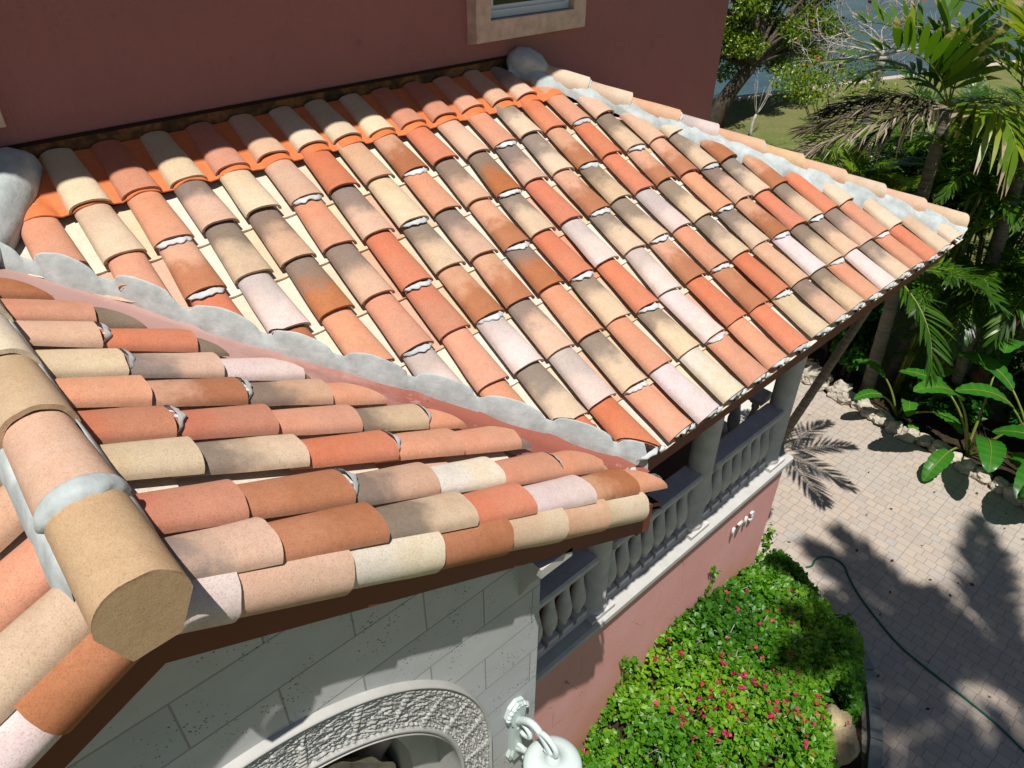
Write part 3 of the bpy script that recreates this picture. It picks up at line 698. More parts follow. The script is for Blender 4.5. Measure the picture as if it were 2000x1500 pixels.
# mortar lumps at the wall
def lump(path, rads, flat, name, parent, seed=0):
    mb = MB(); path = np.array(path, float); nseg = 22; P = []
    T = np.gradient(path, axis=0)
    for i in range(len(path)):
        t = T[i]/np.linalg.norm(T[i]); A = np.cross(t, (0, 0, 1)); A /= np.linalg.norm(A); B = np.cross(A, t); ring = []
        for k in range(nseg):
            th = 2*math.pi*k/nseg; r = rads[i]*(1+.16*noise.noise((math.cos(th)*1.6+seed, math.sin(th)*1.6, i*.33)))
            ring.append(path[i]+A*math.cos(th)*r+B*math.sin(th)*r*flat)
        P.append(ring)
    mb.grid(np.array(P), closed=True); n0 = 0
    mb.f += [tuple(range(nseg))[::-1], tuple(range((len(path)-1)*nseg, len(path)*nseg))]; mb.sm += [True, True]
    return mb.build(name, MT['mortar'], parent)
lump([(-2.10, .40, .13), (-2.11, .33, .13), (-2.15, .24, .11), (-2.22, .13, .07), (-2.31, .02, .02), (-2.42, -.1, -.04), (-2.56, -.24, -.1), (-2.75, -.4, -.18)],
     [.11, .135, .14, .14, .135, .13, .12, .11], .92, 'wall_corner_mortar', main_roof, 2)
lump([(1.37, .40, .17), (1.40, .35, .175), (1.44, .30, .17), (1.50, .25, .14), (1.56, .19, .10)], [.095, .12, .115, .10, .06], 1.05, 'hip_top_mortar', main_roof, 5)

# ---- gable porch roof
GA, GB_ = -1.2697, .5009; XR = -2.58
th_g = math.atan(GB_); cg, sg = math.cos(th_g), math.sin(th_g); ZR = GA-GB_*XR
gr = MB()
y0, yb = -2.62, 0.3
def gz_(x): return GA-GB_*x if x > XR else GA-GB_*(2*XR-x)
for dz, rev in ((-.125, False), (-.15, True)):
    for quad in ([(XR, y0, ZR+dz), (-.33, y0, gz_(-.33)+dz), (-.33, -2.30, gz_(-.33)+dz), (XR, -.2, ZR+dz)], [(XR, y0, ZR+dz), (XR, -.2, ZR+dz), (-4.83, -.2, gz_(-4.83)+dz), (-4.83, y0, gz_(-4.83)+dz)]):
        gr.add(quad, [(3, 2, 1, 0) if rev else (0, 1, 2, 3)], False)
gable = hb(gr, 'gable_roof', MT['deck'])
vm = MB(); rows = []
for x in np.arange(-3.0, -.20, .03):
    rows.append([(x, q-x, max(GA-GB_*x-.040, (q-x)*TA-.058)) for q in np.linspace(-2.44, -3.08, 14)])
vm.grid(np.array(rows), True); vflash = vm.build('valley_flashing', MT['valley'], gable); clip(vflash, [((0, -2.46, 0), (0, -1, 0)), ((-.25, 0, 0), (1, 0, 0))])
YK = [-2.633, -2.428, -2.165, -1.935, -1.687, -1.45, -1.195, -.95, -.70, -.45]
LX = [-2.242, -1.91, -1.565, -1.248, -.90, -.585, -.325]
GC = {0: 'HrGOLRP', 1: 'BrHWPPT', 2: 'CGOPPN', 3: 'BBPGPN', 4: 'PRHPP', 5: 'CHLN', 6: 'TON', 7: 'PN', 8: 'rN', 9: 'TN'}
GM = {(1, 1), (1, 4), (2, 2), (3, 0), (3, 3), (4, 1), (5, 0), (6, 0)}
gd = np.array([cg, 0, -sg]); gn = np.array([sg, 0, cg]); gs = np.array([0, 1., 0])
gc = MB(); gp = MB(); gl = []
LXJ = {}
for k, y in enumerate(YK):
    for j, c in enumerate(GC[k]):
        x = LX[j]+rng.uniform(-.012, .012)+(.0 if k < 8 else 0); LXJ[(k, j)] = x
        if k in (7, 8, 9): x = [-2.20, -1.95, -1.6][min(j, 2)]
        Cn = np.array([x, y+rng.uniform(-.004, .004), GA-GB_*x])+gn*rng.uniform(-.002, .004)
        tw = rng.uniform(-.012, .012); d = gd*math.cos(tw)+gs*math.sin(tw); s = np.cross(gn, d); s = s if s[1] > 0 else -s
        barrel(gc, Cn, d, s, gn, .455, .078, .096, .046, .058, code=c, nv=16)
        if (k, j) in GM: gl.append((Cn, d, s, gn, k*7+j))
for k, y in enumerate(YK):
    for j in range(7):
        x = LX[j]-.06+rng.uniform(-.01, .01); cen = np.array([x, y-.018, GA-GB_*x])
        if k > 0 and not (j == 6 and k < 3): pan(gp, cen, gd, gs, gn, .42, 'Y' if rng.random() < .8 else ('T' if rng.random() < .8 else 'O'))
cut = [((0, -2.965, 0), (1, 1, 0))]
o = gc.build('cover_tiles', MT['tile'], gable); clip(o, cut+[((XR+.06, 0, 0), (-1, 0, 0))])
o = gp.build('pan_tiles', MT['tile'], gable); clip(o, [((0, -2.99, 0), (1, 1, 0)), ((XR+.06, 0, 0), (-1, 0, 0))])
for (Cn, d, s, n, sd_) in gl:
    mm = MB(); dab(mm, Cn, d, s, n,   .102, .070, .055, sd_, inner=.46, amp=.3, a0=10, a1=178); mm.build('mortar_dab', MT['mortar_white'], gable)
# left slope
ld = np.array([-cg, 0, -sg]); lnn = np.array([-sg, 0, cg]); lc = MB(); lp = MB()
LC = {0: 'STPCO', 1: 'PTCPR', 2: 'TPSOC', 3: 'SPTCP', 4: 'TSCPT', 5: 'PSTOC', 6: 'CPTSP', 7: 'TCPST'}
for k in range(8):
    for j in range(7):
        x = 2*XR-(-1.98+.33*j) if k == 0 else 2*XR-(-2.13+.12*(k % 3)+.33*j)
        Cn = np.array([x, YK[k], gz_(x)])
        barrel(lc, Cn, ld, gs, lnn, .455 if j else .75, .082, .106, .068, .084, code=LC[k][j % 5], nv=16)
        if k: pan(lp, np.array([x+.05, YK[k]-.018, gz_(x+.05)]), ld, gs, lnn, .42 if j else .8, 'Y')
o = lc.build('left_slope_cover_tiles', MT['tile'], gable); clip(o, [((XR-.06, 0, 0), (1, 0, 0))])
o = lp.build('left_slope_pan_tiles', MT['tile'], gable); clip(o, [((XR-.06, 0, 0), (1, 0, 0))])
# rake tiles
ang = rad(54)
for side, dd, nn_, lips_, codes in ((1, gd, gn, [-2.353, -2.04, -1.715, -1.407, -1.104, -.828, -.535], 'LTWrSTC'), (-1, ld, lnn, [-2.33, -2.02, -1.70, -1.38, -1.06, -.74, -.46], 'rLSTOPC')):
    for q, (x, c) in enumerate(zip(lips_, codes)):
        if side < 0:
            x = 2*XR-x-.04-(-.0)
        n2 = nn_*math.cos(ang)+np.array([0, -1., 0])*math.sin(ang); s2 = np.array([0, 1., 0])*math.cos(ang)+nn_*math.sin(ang)
        cen = np.array([x, -2.612, gz_(x)])+nn_*(-.082); mm = MB()
        barrel(mm, cen-s2*.079, dd, s2, n2, .43, .070, .079, .072, .081, code=c, lift=.010, nv=18)
        o = mm.build('rake_tile', MT['tile'], gable)
        clip(o, [((XR+.02*side, 0, 0), (-side, 0, 0))])
mm = MB(); Cn = np.array([-.35, -2.62, gz_(-.35)-.005]); dab(mm, Cn, gd, gs, gn, .06, .05, .03, 33, inner=.2); mm.build('mortar_dab', MT['mortar_white'], gable)
# rake boards
for nm, xa, xb in (('rake_board', XR, -.45), ('rake_board', XR, 2*XR+.45)):
    m = MB(); pts = [(xa, -2.635, gz_(XR)-.09), (xb, -2.635, gz_(xb)-.09), (xb, -2.635, gz_(xb)-.275), (xa, -2.635, gz_(XR)-.275)]
    m.prism(pts, (0, .035, 0)); m.build(nm, MT['fascia'], gable)
    m = MB(); pts = [(xa, -2.598, gz_(XR)-.255), (xb, -2.598, gz_(xb)-.255), (xb, -2.598, gz_(xb)-.272), (xa, -2.598, gz_(XR)-.272)]
    m.prism(pts, (0, .42, 0)); m.build('rake_soffit', MT['fascia'], gable)
m = MB(); m.box((-.49, -2.598, gz_(-.36)-.27), (-.45, -2.0, gz_(-.36)-.09)); m.build('porch_eave_board', MT['fascia'], gable)
# ridge caps
ZB = .070
RL = [-.80, -1.20, -1.58, -1.96, -2.35, -2.75]
rd = np.array([0, -1., 0]); rs = np.array([1., 0, 0]); rn = np.array([0, 0, 1.])
for k, y in enumerate(RL):
    mm = MB(); L = .48 if k < 5 else .62
    barrel(mm, np.array([XR-.104, y, ZB]), rd, rs, rn, L, .090 if k < 5 else .096, .104, .090, .104, code='SWWDTA'[k], lift=.016, nv=20, th=.016)
    if k == 5:    # closed end of the starter ridge
        ca, cb = pal('A'); pts = [(XR-.104*math.cos(a), -2.7568, ZB+.104*math.sin(a)**.9) for a in np.linspace(0.02, math.pi-.02, 19)]
        pts += [(XR+.050, -2.7568, -.040), (XR-.060, -2.7568, -.045)]
        mm.add(pts, [tuple(range(len(pts)))[::-1]], False, colA=np.array(ca), colB=np.array(cb), tuv=np.array([1, .5, .3]))
        pts2 = [(p[0], -2.741, p[2]) for p in pts[-3:]+pts[:1]]; fr = [(p[0], -2.7568, p[2]) for p in pts[-3:]+pts[:1]]
        mm.grid(np.array([fr, pts2]), False, colA=np.tile(ca, (8, 1)), colB=np.tile(cb, (8, 1)), tuv=np.tile([1, .5, .3], (8, 1)))
    mm.build('ridge_cap', MT['tile'], gable)
rows = []
for a in np.linspace(.03, math.pi-.03, 40):
    r_ = []; wv = noise.noise((a*2.2, 3, 0)); e = math.sin(a)**.3
    for t in np.linspace(0, 1, 9):
        R0 = .106*(1-t)+.0955*t+.010*math.sin(math.pi*t)**.6+.0015*noise.noise((a*9, t*4, 1))
        if t == 1: R0 -= .010
        if t == 0: R0 -= .006
        r_.append((XR-R0*math.cos(a), -2.34-(.070+.012*wv)*e*t, ZB+R0*math.sin(a)**.9))
    rows.append(r_)
mm = MB(); mm.grid(np.array(rows), True); mm.build('ridge_joint_mortar', MT['mortar'], gable)
for side in (1, -1):
    rows = []
    for y in np.arange(-2.64 if side > 0 else -2.575, -.3, .012):
        wv = .5+.5*noise.noise((y*4, side*3., 0)); r_ = []
        for t in np.linspace(0, 1, 8):
            x = XR+side*(.092+(.014+.014*wv+(.022 if side < 0 else 0))*t)
            z = (ZB+.014)*(1-t)+(gz_(x)+.040)*t+.020*math.sin(math.pi*t)
            if t == 1: z -= .03
            if side < 0 and y < -2.5: x += .022*t*(-2.5-y)/.075; z -= .02*t
            r_.append((x, y, z))
        rows.append(r_)
    blob_ribbon(rows, 'ridge_mortar', MT['mortar'], gable, .006, 16)

# ------------------------------------------------------------------ stone porch wall with carved arch
AX, AZ, AO, BO, AI_, BI = -2.58, -2.30, 1.18, 1.25, .96, .97
def arch_pt(a, A, B):
    return (AX+A*math.cos(a), AZ+B*math.sin(a))
YS = -2.48
m = MB()
zr = gz_(XR)-.27; zl = gz_(-1.06)-.25
# wall face as a polygon with the arch opening (straight jambs below the springing)
outer = [(-1.06, GZ), (-1.06, zl), (AX, zr), (2*AX+1.06, zl), (2*AX+1.06, GZ)]
N_ = 40
inn = [arch_pt(math.pi*k/N_, AI_+.10, BI+.13) for k in range(N_+1)]     # right -> left over the top
inn = [(AX+AI_+.10, GZ)]+inn+[(AX-AI_-.10, GZ)]
def top_z(x): return gz_(x)-.262 if x > AX else gz_(2*AX-x)-.262
for y, rev in ((YS, False), (YS+.30, True)):
    for k in range(len(inn)-1):
        (xa, za), (xb, zb) = inn[k], inn[k+1]
        if abs(xa-xb) < 1e-6: continue
        q = [(xa, y, za), (xa, y, top_z(xa)), (xb, y, top_z(xb)), (xb, y, zb)]
        m.add(q, [(0, 1, 2, 3) if not rev else (3, 2, 1, 0)], False)
    for xa, xb in ((-1.06, AX+AI_+.10), (2*AX+1.06, AX-AI_-.10)):
        q = [(xa, y, GZ), (xb, y, GZ), (xb, y, top_z(xb)), (xa, y, top_z(xa))]
        m.add(q, [(0, 1, 2, 3)], False)
m.add([(-1.06, YS, GZ), (-1.06, -1.84, GZ), (-1.06, -1.84, zl), (-1.06, YS, zl)], [(0, 1, 2, 3)], False)
m.add([(2*AX+1.06, YS, GZ), (2*AX+1.06, -1.84, GZ), (2*AX+1.06, -1.84, zl), (2*AX+1.06, YS, zl)], [(3, 2, 1, 0)], False)
P = [[(x, YS, z), (x, YS+.30, z)] for x, z in inn]; m.grid(np.array(P), False)
stone = hb(m, 'stone_wall', MT['stone'])
# carved band: displaced relief between the inner and outer curves
na, nr = 760, 84; P = np.zeros((na, nr, 3))
aa = np.linspace(-.62, math.pi+.62, na)
def curve(a, t):
    A = AI_*(1-t)+AO*t; B = BI*(1-t)+BO*t
    if a < 0: return (AX+A, AZ+a*1.15)
    if a > math.pi: return (AX-A, AZ-(a-math.pi)*1.15)
    return (AX+A*math.cos(a), AZ+B*math.sin(a))
def relief(L, r):
    """rows of leaves and beads between plain fillets; L metres along the band, r 0..1 across"""
    seg = .235; k = math.floor(L/seg); f = L/seg-k
    skew = .16*math.sin(k*1.7); ff = f-skew*(r-.5)
    h = 0
    if ff < .07 or ff > .97: return .015+.003*math.sin(r*60)
    # scalloped leaf border inside and outside
    for c, w in ((.06, .05), (.94, .05)):
        if abs(r-c) < w: h = max(h, .016*math.sqrt(max(0, 1-((r-c)/w)**2))*(.35+.65*abs(math.sin(L*math.pi/.036+c*3))))
    # diagonal stalks with curling leaves
    u = L/.235*1.0+r*1.5*(1 if k % 2 else -1)
    st = abs((u % .5)-.25)
    h = max(h, .014*max(0, 1-st/.035))
    n1 = noise.noise((L*52+3*math.sin(r*22), r*11, k*.37)); n2 = noise.noise((L*95, r*24+L*8, 3.3))
    h = max(h, .016*max(0, .35+n1*1.7)**.6*.8)+.004*n2
    return h
for i, a in enumerate(aa):
    for j in range(nr):
        t = j/(nr-1); x, z = curve(a, t); L = a*1.08
        if t < .115: e = .045*math.sin(min(1, t/.115)*math.pi*.5+.45)**.6; h = e
        elif t > .90: h = .038*math.sin(math.pi*min(1, (t-.90)/.1)*.9+.15)**.5 if t < .999 else 0
        else: h = .016+relief(L, (t-.115)/.785)
        P[i, j] = (x, YS-h, z)
mm = MB(); mm.grid(P, True); arch = mm.build('carved_arch', MT['limestone'], stone)
P = []
for i, a in enumerate(aa[::8]):
    x, z = curve(a, 0); P.append([(x, YS-.045, z), (x, YS-.03, z), (x, YS+.16, z)])
mm = MB(); mm.grid(np.array(P), True); mm.build('arch_reveal', MT['limestone'], stone)
# stepped inner arch, set back
def ring(A0, B0, A1, B1, y, dep, name, mat):
    P = []
    for a in np.linspace(-.62, math.pi+.62, 100):
        def c2(A, B):
            if a < 0: return (AX+A, AZ+a*1.15)
            if a > math.pi: return (AX-A, AZ-(a-math.pi)*1.15)
            return (AX+A*math.cos(a), AZ+B*math.sin(a))
        o, i_ = c2(A1, B1), c2(A0, B0)
        P.append([(o[0], y+.01, o[1]), (o[0], y, o[1]), (i_[0], y, i_[1]), (i_[0], y+dep, i_[1])])
    mm = MB(); mm.grid(np.array(P), False); return mm.build(name, mat, stone)
ring(.80, .80, .98, .99, YS+.155, .35, 'inner_arch', MT['limestone'])
# curved fan of the recessed shell hood and its scroll
P = []
for i in range(60):
    a = math.pi*i/59; row = []
    for j in range(16):
        t = j/15; r = .80*(1-t)+.0*t; y = YS+.28+.55*math.sin(t*math.pi/2); fl = .012*math.sin(a*22)*(1-t)
        row.append((AX+(r+fl)*math.cos(a), y, AZ-.42+(r*1.02+fl)*math.sin(a)))
    P.append(row)
mm = MB(); mm.grid(np.array(P), True); mm.build('shell_hood', MT['trim'], stone)
for sx in (-1, 1):
    mm = MB()
    mm.tube([(AX+sx*(.80-.16*math.sin(t*2.6)), YS+.42+.03*math.cos(t*5), AZ-.05-.34*t) for t in np.linspace(0, 1, 16)], [.11-.035*math.sin(t*3.1) for t in np.linspace(0, 1, 16)], 14)
    mm.tube([(AX+sx*(.74+.07*math.cos(t)), YS+.36, AZ-.44+.07*math.sin(t)) for t in np.linspace(0, 6.4, 24)], .045, 10)
    mm.build('scroll_bracket', MT['trim'], stone)
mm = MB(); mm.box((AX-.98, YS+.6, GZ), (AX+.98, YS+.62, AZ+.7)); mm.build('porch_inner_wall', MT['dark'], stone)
mm = MB(); mm.box((AX-.94, YS+.20, AZ-.66), (AX+.94, YS+.60, AZ-.52)); mm.build('arch_ledge', MT['limestone'], stone)
# small stone bracket under the rake
mm = MB(); mm.prism([(-1.20, YS, -1.34), (-1.20, YS-.06, -1.20), (-1.20, YS-.14, -1.06), (-1.20, YS, -1.02)], (.05, 0, 0)); mm.box((-1.22, YS-.155, -1.055), (-1.03, YS+.02, -1.0)); mm.build('corner_bracket', MT['limestone'], stone)

# ------------------------------------------------------------------ balcony wing
YP = -1.91
m = MB(); m.box((-1.10, YP, GZ), (3.06, YW-.01, -3.475)); lower = hb(m, 'lower_wall', MT['stucco'])
m = MB()
m.prism([(-1.05, -1.80, -3.474), (-1.05, -1.925, -3.474), (-1.05, -1.938, -3.462), (-1.05, -1.958, -3.450), (-1.05, -1.958, -3.400), (-1.05, -1.935, -3.385), (-1.05, -1.60, -3.385), (-1.05, -1.60, -3.474)], (4.17, 0, 0))
m.box((2.9, -1.60, -3.474), (3.10, YW-.02, -3.386))
balc = hb(m, 'balcony', MT['limestone'])
m = MB(); m.box((-1.05, -1.598, -3.46), (2.898, YW-.02, -3.41)); m.build('balcony_floor', MT['floor'], balc)
def rail(mb, a, b, wy0, wy1, z0, z1, axis='x'):
    """moulded stone rail with a rounded nose"""
    pr = [(wy0+.018, z0), (wy0+.012, z0+.02), (wy0, z0+.035), (wy0, z1-.016), (wy0+.016, z1), (wy1-.016, z1), (wy1, z1-.016), (wy1, z0+.035), (wy1-.012, z0+.02), (wy1-.018, z0)]
    if axis == 'x': mb.prism([(a, y, z) for y, z in pr], (b-a, 0, 0))
    else: mb.prism([(y, a, z) for y, z in pr], (0, b-a, 0))
COLX = [-1.02, .27, 1.56, 2.855]
colprof = [(r, z*.945) for r, z in [(.125, 0), (.125, .05), (.118, .06), (.125, .075), (.118, .09), (.108, .10), (.106, .8), (.104, 1.4), (.100, 1.98), (.110, 2.0), (.110, 2.03), (.125, 2.05), (.125, 2.14)]]
for x, y in [(c, -1.79) for c in COLX]+[(2.855, .10)]:
    mm = MB(); mm.lathe(colprof, (x, y, -3.386), 28); mm.box((x-.135, y-.135, -3.3849), (x+.135, y+.135, -3.345)); mm.build('column', MT['greystone'], balc)
balp = [(.030, .0), (.034, .012), (.030, .03), (.036, .045), (.052, .085), (.062, .14), (.062, .18), (.050, .25), (.036, .32), (.030, .37), (.028, .40), (.036, .415), (.036, .43), (.030, .44), (.040, .46), (.040, .475)]
balp = [(r*1.04, z*1.055) for r, z in balp]
def balustrade(x0, x1, n, along='x', off=-1.79):
    mm = MB()
    if along == 'x': rail(mm, x0, x1, off-.10, off+.095, -2.745, -2.655)
    else: rail(mm, x0, x1, off-.10, off+.095, -2.745, -2.655, 'y')
    mm.build('handrail', MT['greystone'], balc)
    mm = MB()
    if along == 'x': rail(mm, x0, x1, off-.075, off+.07, -3.3849, -3.335)
    else: rail(mm, x0, x1, off-.075, off+.07, -3.3849, -3.335, 'y')
    mm.build('bottom_rail', MT['greystone'], balc)
    for k in range(n):
        u = x0+(x1-x0)*(k+.5)/n; cx, cy = (u, off) if along == 'x' else (off, u)
        mm = MB(); mm.box((cx-.058, cy-.058, -3.3349), (cx+.058, cy+.058, -3.285)); mm.box((cx-.045, cy-.045, -2.785), (cx+.045, cy+.045, -2.746))
        mm.lathe(balp, (cx, cy, -3.285), 16); mm.build('baluster', MT['greystone'], balc)
for k in range(3): balustrade(COLX[k]+.10, COLX[k+1]-.10, 7)
balustrade(-1.64, 0.0, 9, 'y', 2.855)
m = MB(); m.box((-1.0, -1.90, -1.50), (3.02, -1.67, -1.352)); m.box((2.78, -1.67, -1.50), (3.02, YW-.01, -1.352)); m.build('roof_beam', MT['fascia'], balc)
# dark doorway into the house behind the balcony
m = MB(); m.box((.2, YW-.02, -3.4), (2.2, YW-.003, -1.5)); m.build('balcony_door', MT['glass'], balc)
# house number
for ch, x in zip('1713', (2.22, 2.33, 2.44, 2.55)):
    fc = bpy.data.curves.new('digit', 'FONT'); fc.body = ch; fc.size = .16; fc.extrude = .012; fc.offset = .004; fc.align_x = 'CENTER'
    to = bpy.data.objects.new('tmp', fc); C.collection.objects.link(to); bpy.context.view_layer.update()
    me = bpy.data.meshes.new_from_object(to); bpy.data.objects.remove(to)
    me.transform(Matrix.Rotation(rad(90), 4, 'X')); me.transform(Matrix.Translation((x, YP-.024, -3.90)))
    me.materials.clear(); me.materials.append(MT['numeral']); o = bpy.data.objects.new('house_number_digit', me); link(o, lower)

# ------------------------------------------------------------------ wall lamp
lamp = empty('wall_lamp', (-1.22, YS, -2.75)); tag(lamp, 'pale green white metal wall lamp with a round domed shade on the stone wall', 'wall lamp')
def lb(mb, name, mat, parent=lamp):
    for v in mb.v: v -= np.array([-1.22, YS, -2.75])
    return mb.build(name, mat, parent)
m = MB(); pr = [(-.045, 0), (-.06, .05), (-.04, .10), (-.04, .36), (-.065, .40), (-.075, .46), (-.05, .53), (0, .56), (.05, .53), (.075, .46), (.065, .40), (.04, .36), (.04, .10), (.06, .05), (.045, 0)]
m.prism([(-1.22+x, YS-.001, -2.72+z) for x, z in pr], (0, -.022, 0)); m.prism([(-1.22+x*.72, YS-.023, -2.71+z*.96) for x, z in pr], (0, -.016, 0))
for k in range(9):
    a = math.pi*k/8; m.lathe([(0, -.008), (.014, -.004), (.016, .006), (0, .012)], (-1.22+.066*math.cos(a), YS-.03, -2.26+.06*math.sin(a)), 8)
lb(m, 'backplate', MT['lampmetal'])
m = MB()
def scroll(z0, sgn, r0=.018):
    pts = []
    for t in np.linspace(0, 1, 26):
        pts.append((-1.22, YS-.03-.30*t, z0+sgn*(.10*math.sin(t*math.pi*1.25))+.05*t))
    return pts
m.tube(scroll(-2.34, 1), [.022-.006*t for t in np.linspace(0, 1, 26)], 10)
m.tube([(-1.22, YS-.06-.07*math.sin(t)*1.0, -2.36-.05*math.cos(t)) for t in np.linspace(0, 6.0, 24)], .014, 8)
m.tube([(-1.22, YS-.25-.07*math.sin(t), -2.27+.06*math.cos(t)) for t in np.linspace(-1.5, 3.3, 26)], .016, 8)
m.tube([(-1.22, YS-.03-.26*t, -2.62+.09*math.sin(t*3)) for t in np.linspace(0, 1, 20)], [.02-.007*t for t in np.linspace(0, 1, 20)], 10)
m.tube([(-1.22, YS-.08-.05*math.sin(t), -2.60-.045*math.cos(t)) for t in np.linspace(0, 5.5, 22)], .013, 8)
lb(m, 'scrolled_arm', MT['lampmetal'])
LC_ = (-1.22, YS-.30, -2.42)
m = MB(); m.lathe([(.012, .105), (.028, .10), (.032, .085), (.046, .078), (.046, .068), (.095, .060), (.128, .046), (.150, .026), (.158, .006), (.150, .002), (.13, .006)], LC_, 40)
lb(m, 'shade_cap', MT['lampmetal'])
m = MB(); m.lathe([(.122, -.012), (.118, -.10), (.10, -.22), (.075, -.30), (.0, -.33)], LC_, 32); lb(m, 'glass_body', MT['lampglass'])

# ------------------------------------------------------------------ garden helpers
def leaves(mb, P, size, up=.35, aspect=.62, seed=0, hue=None, out=None, jit=.3):
    """a folded kite-shaped leaf at every point"""
    r = np.random.default_rng(seed); n = len(P); P = np.asarray(P, float)
    d = r.normal(size=(n, 3)); d[:, 2] -= .1
    if out is not None: d += out*1.2
    d /= np.linalg.norm(d, axis=1)[:, None]
    N = r.normal(size=(n, 3)); N[:, 2] = np.abs(N[:, 2])+up*3
    if out is not None: N += out*.9
    N -= d*(N*d).sum(1)[:, None]; N /= np.linalg.norm(N, axis=1)[:, None]+1e-9; S = np.cross(d, N)
    s = size*(1+jit*r.uniform(-1, 1, n))[:, None]; w = s*aspect*.5; fold = N*s*.10
    V = np.stack([P-d*s*.5, P-S*w+fold-d*s*.05, P+d*s*.5-N*s*.12, P+S*w+fold-d*s*.05], 1).reshape(-1, 3)
    idx = np.arange(n)*4
    F = [f for i in idx for f in ((i, i+1, i+2), (i, i+2, i+3))]
    h = r.random(n) if hue is None else np.clip(hue+r.normal(0, .14, n), 0, 1)
    lv = np.zeros((n, 4, 3)); lv[:, :, 0] = h[:, None]; lv[:, :, 1] = np.array([0, .5, 1, .5])
    return mb.add(V, F, True, lv=lv.reshape(-1, 3))

def rock(name, c, r, seed, mat, parent=None, flat=.7, sub=3, rough=.45):
    bm = bmesh.new(); bmesh.ops.create_icosphere(bm, subdivisions=sub, radius=1)
    R_ = Matrix.Rotation(seed*1.3, 3, 'Z')
    for v in bm.verts:
        p = v.co.copy(); k = 1+rough*noise.noise(p*1.3+Vector((seed*3.1, 0, 0)))+rough*.5*noise.noise(p*3.1+Vector((0, seed*2.3, 0)))+rough*.22*noise.noise(p*8+Vector((0, 0, seed)))
        p = p*k; p = R_ @ Vector((p.x*r[0], p.y*r[1], p.z*r[2])); v.co = p
    me = bpy.data.meshes.new(name); bm.to_mesh(me); bm.free(); me.materials.append(mat)
    me.polygons.foreach_set('use_smooth', [sub > 3]*len(me.polygons))
    o = bpy.data.objects.new(name, me); o.location = c; return link(o, parent)

def frond(mb, rb, base, az, elev, L, ll, n, droop=1.0, w=.05, hang=.35, seed=0, hue=.5, vee=.35, start=.12, dead=0.0, rr=.014, tipfrac=.25):
    """feather leaf: arching midrib with paired tapering leaflets; leaflets go to mb, midrib to rb"""
    r = np.random.default_rng(seed); p = np.array(base, float); pts = [p.copy()]; e = elev; ns = 22
    dirs = []
    for k in range(ns):
        t = (k+1)/ns; e2 = elev-droop*t**1.3
        d = np.array([math.cos(e2)*math.cos(az), math.cos(e2)*math.sin(az), math.sin(e2)]); dirs.append(d); p = p+d*L/ns; pts.append(p.copy())
    dirs.append(dirs[-1]); pts = np.array(pts); dirs = np.array(dirs)
    rb.tube(pts, np.linspace(rr, rr*.25, len(pts)), 5, lv=np.array([.75, 0, 0]))
    side = np.array([-math.sin(az), math.cos(az), 0])
    V = []; F = []; A = []; m_ = 0
    for k in range(n):
        t = start+(1-start)*(k+.5)/n; q = t*ns; i = min(ns-1, int(q)); f = q-i
        c = pts[i]*(1-f)+pts[i+1]*f; T = dirs[i]; U = np.cross(T, side); U = U if U[2] > 0 else -U
        lk = ll*(math.sin(math.pi*min(1, .14+.80*t))**.55)*(1-tipfrac*t)
        for sgn in (-1, 1):
            if r.random() < .03: continue
            a = .95-.55*t+r.normal(0, .07); dr = side*sgn*math.sin(a)+T*math.cos(a)+U*vee*(1+r.normal(0, .3)); dr /= np.linalg.norm(dr)
            l2 = lk*(1+r.normal(0, .08)); g = hang*(1+r.normal(0, .25))
            wd = np.cross(dr, U); wd /= np.linalg.norm(wd)+1e-9; ww = w*(1+r.normal(0, .12))
            nn = 5; row = []
            for z in range(nn):
                u = z/(nn-1); cc = c+dr*l2*u+np.array([0, 0, -1.])*g*l2*u*u*(1+dead)
                if dead: cc = cc+r.normal(0, .02*l2, 3)*u
                wid = ww*math.sin(math.pi*(.10+.90*u))**.6*(.5 if z == 0 else 1) if z < nn-1 else .002
                row.append((cc-wd*wid*.5, cc+wd*wid*.5))
            hh = np.clip(hue+r.normal(0, .12), 0, 1); yy = r.uniform(-.25, .12)
            for z, (l_, r__) in enumerate(row):
                V += [l_, r__]; A += [(hh, z/(nn-1)+yy, 0)]*2
            for z in range(nn-1): F.append((m_+2*z, m_+2*z+1, m_+2*z+3, m_+2*z+2))
            m_ += 2*nn
    mb.add(np.array(V), F, True, lv=np.array(A))
    return pts

def place(root, mbs):
    """children are built in world coordinates, then hung on the root"""
    out = []
    for mb, name, mat in mbs:
        if not mb.v: continue
        L0 = np.array(root.location)
        for v in mb.v: v -= L0
        out.append(mb.build(name, mat, root))
    return out

def bent(a, b, n=12, bow=(0, 0, 0)):
    a, b, bow = map(np.array, (a, b, bow)); t = np.linspace(0, 1, n)[:, None]
    return a*(1-t)+b*t+np.sin(t*math.pi)*bow

def palm(name, label, base, top, r0, r1, fr, bark='bark', leaf='palmleaf', bow=(0, 0, 0), group=None, shaft=.0, cat='palm tree', extra=None):
    root = empty(name, base); tag(root, label, cat, group)
    tk = MB(); pts = bent(base, top, 46, bow); rs_ = np.linspace(r0, r1, 46)*(1+.035*np.sin(np.arange(46)*2.4)); rs_[0] *= 1.35; rs_[1] *= 1.15
    tk.tube(pts, rs_, 14)
    lf = MB(); rb = MB(); dl = MB()
    for k, f in enumerate(fr):
        f = dict(f); dd = f.pop('kind', 0); tgt = dl if dd else lf
        frond(tgt, rb if not dd else dl, np.array(top)+np.array([0, 0, .05]), seed=11+k*7+int(abs(base[0])*10), **f)
    place(root, [(tk, 'trunk', MT[bark]), (lf, 'crown', MT[leaf]), (rb, 'frond_stalks', MT['rib']), (dl, 'dead_fronds', MT['deadleaf'])])
    return root
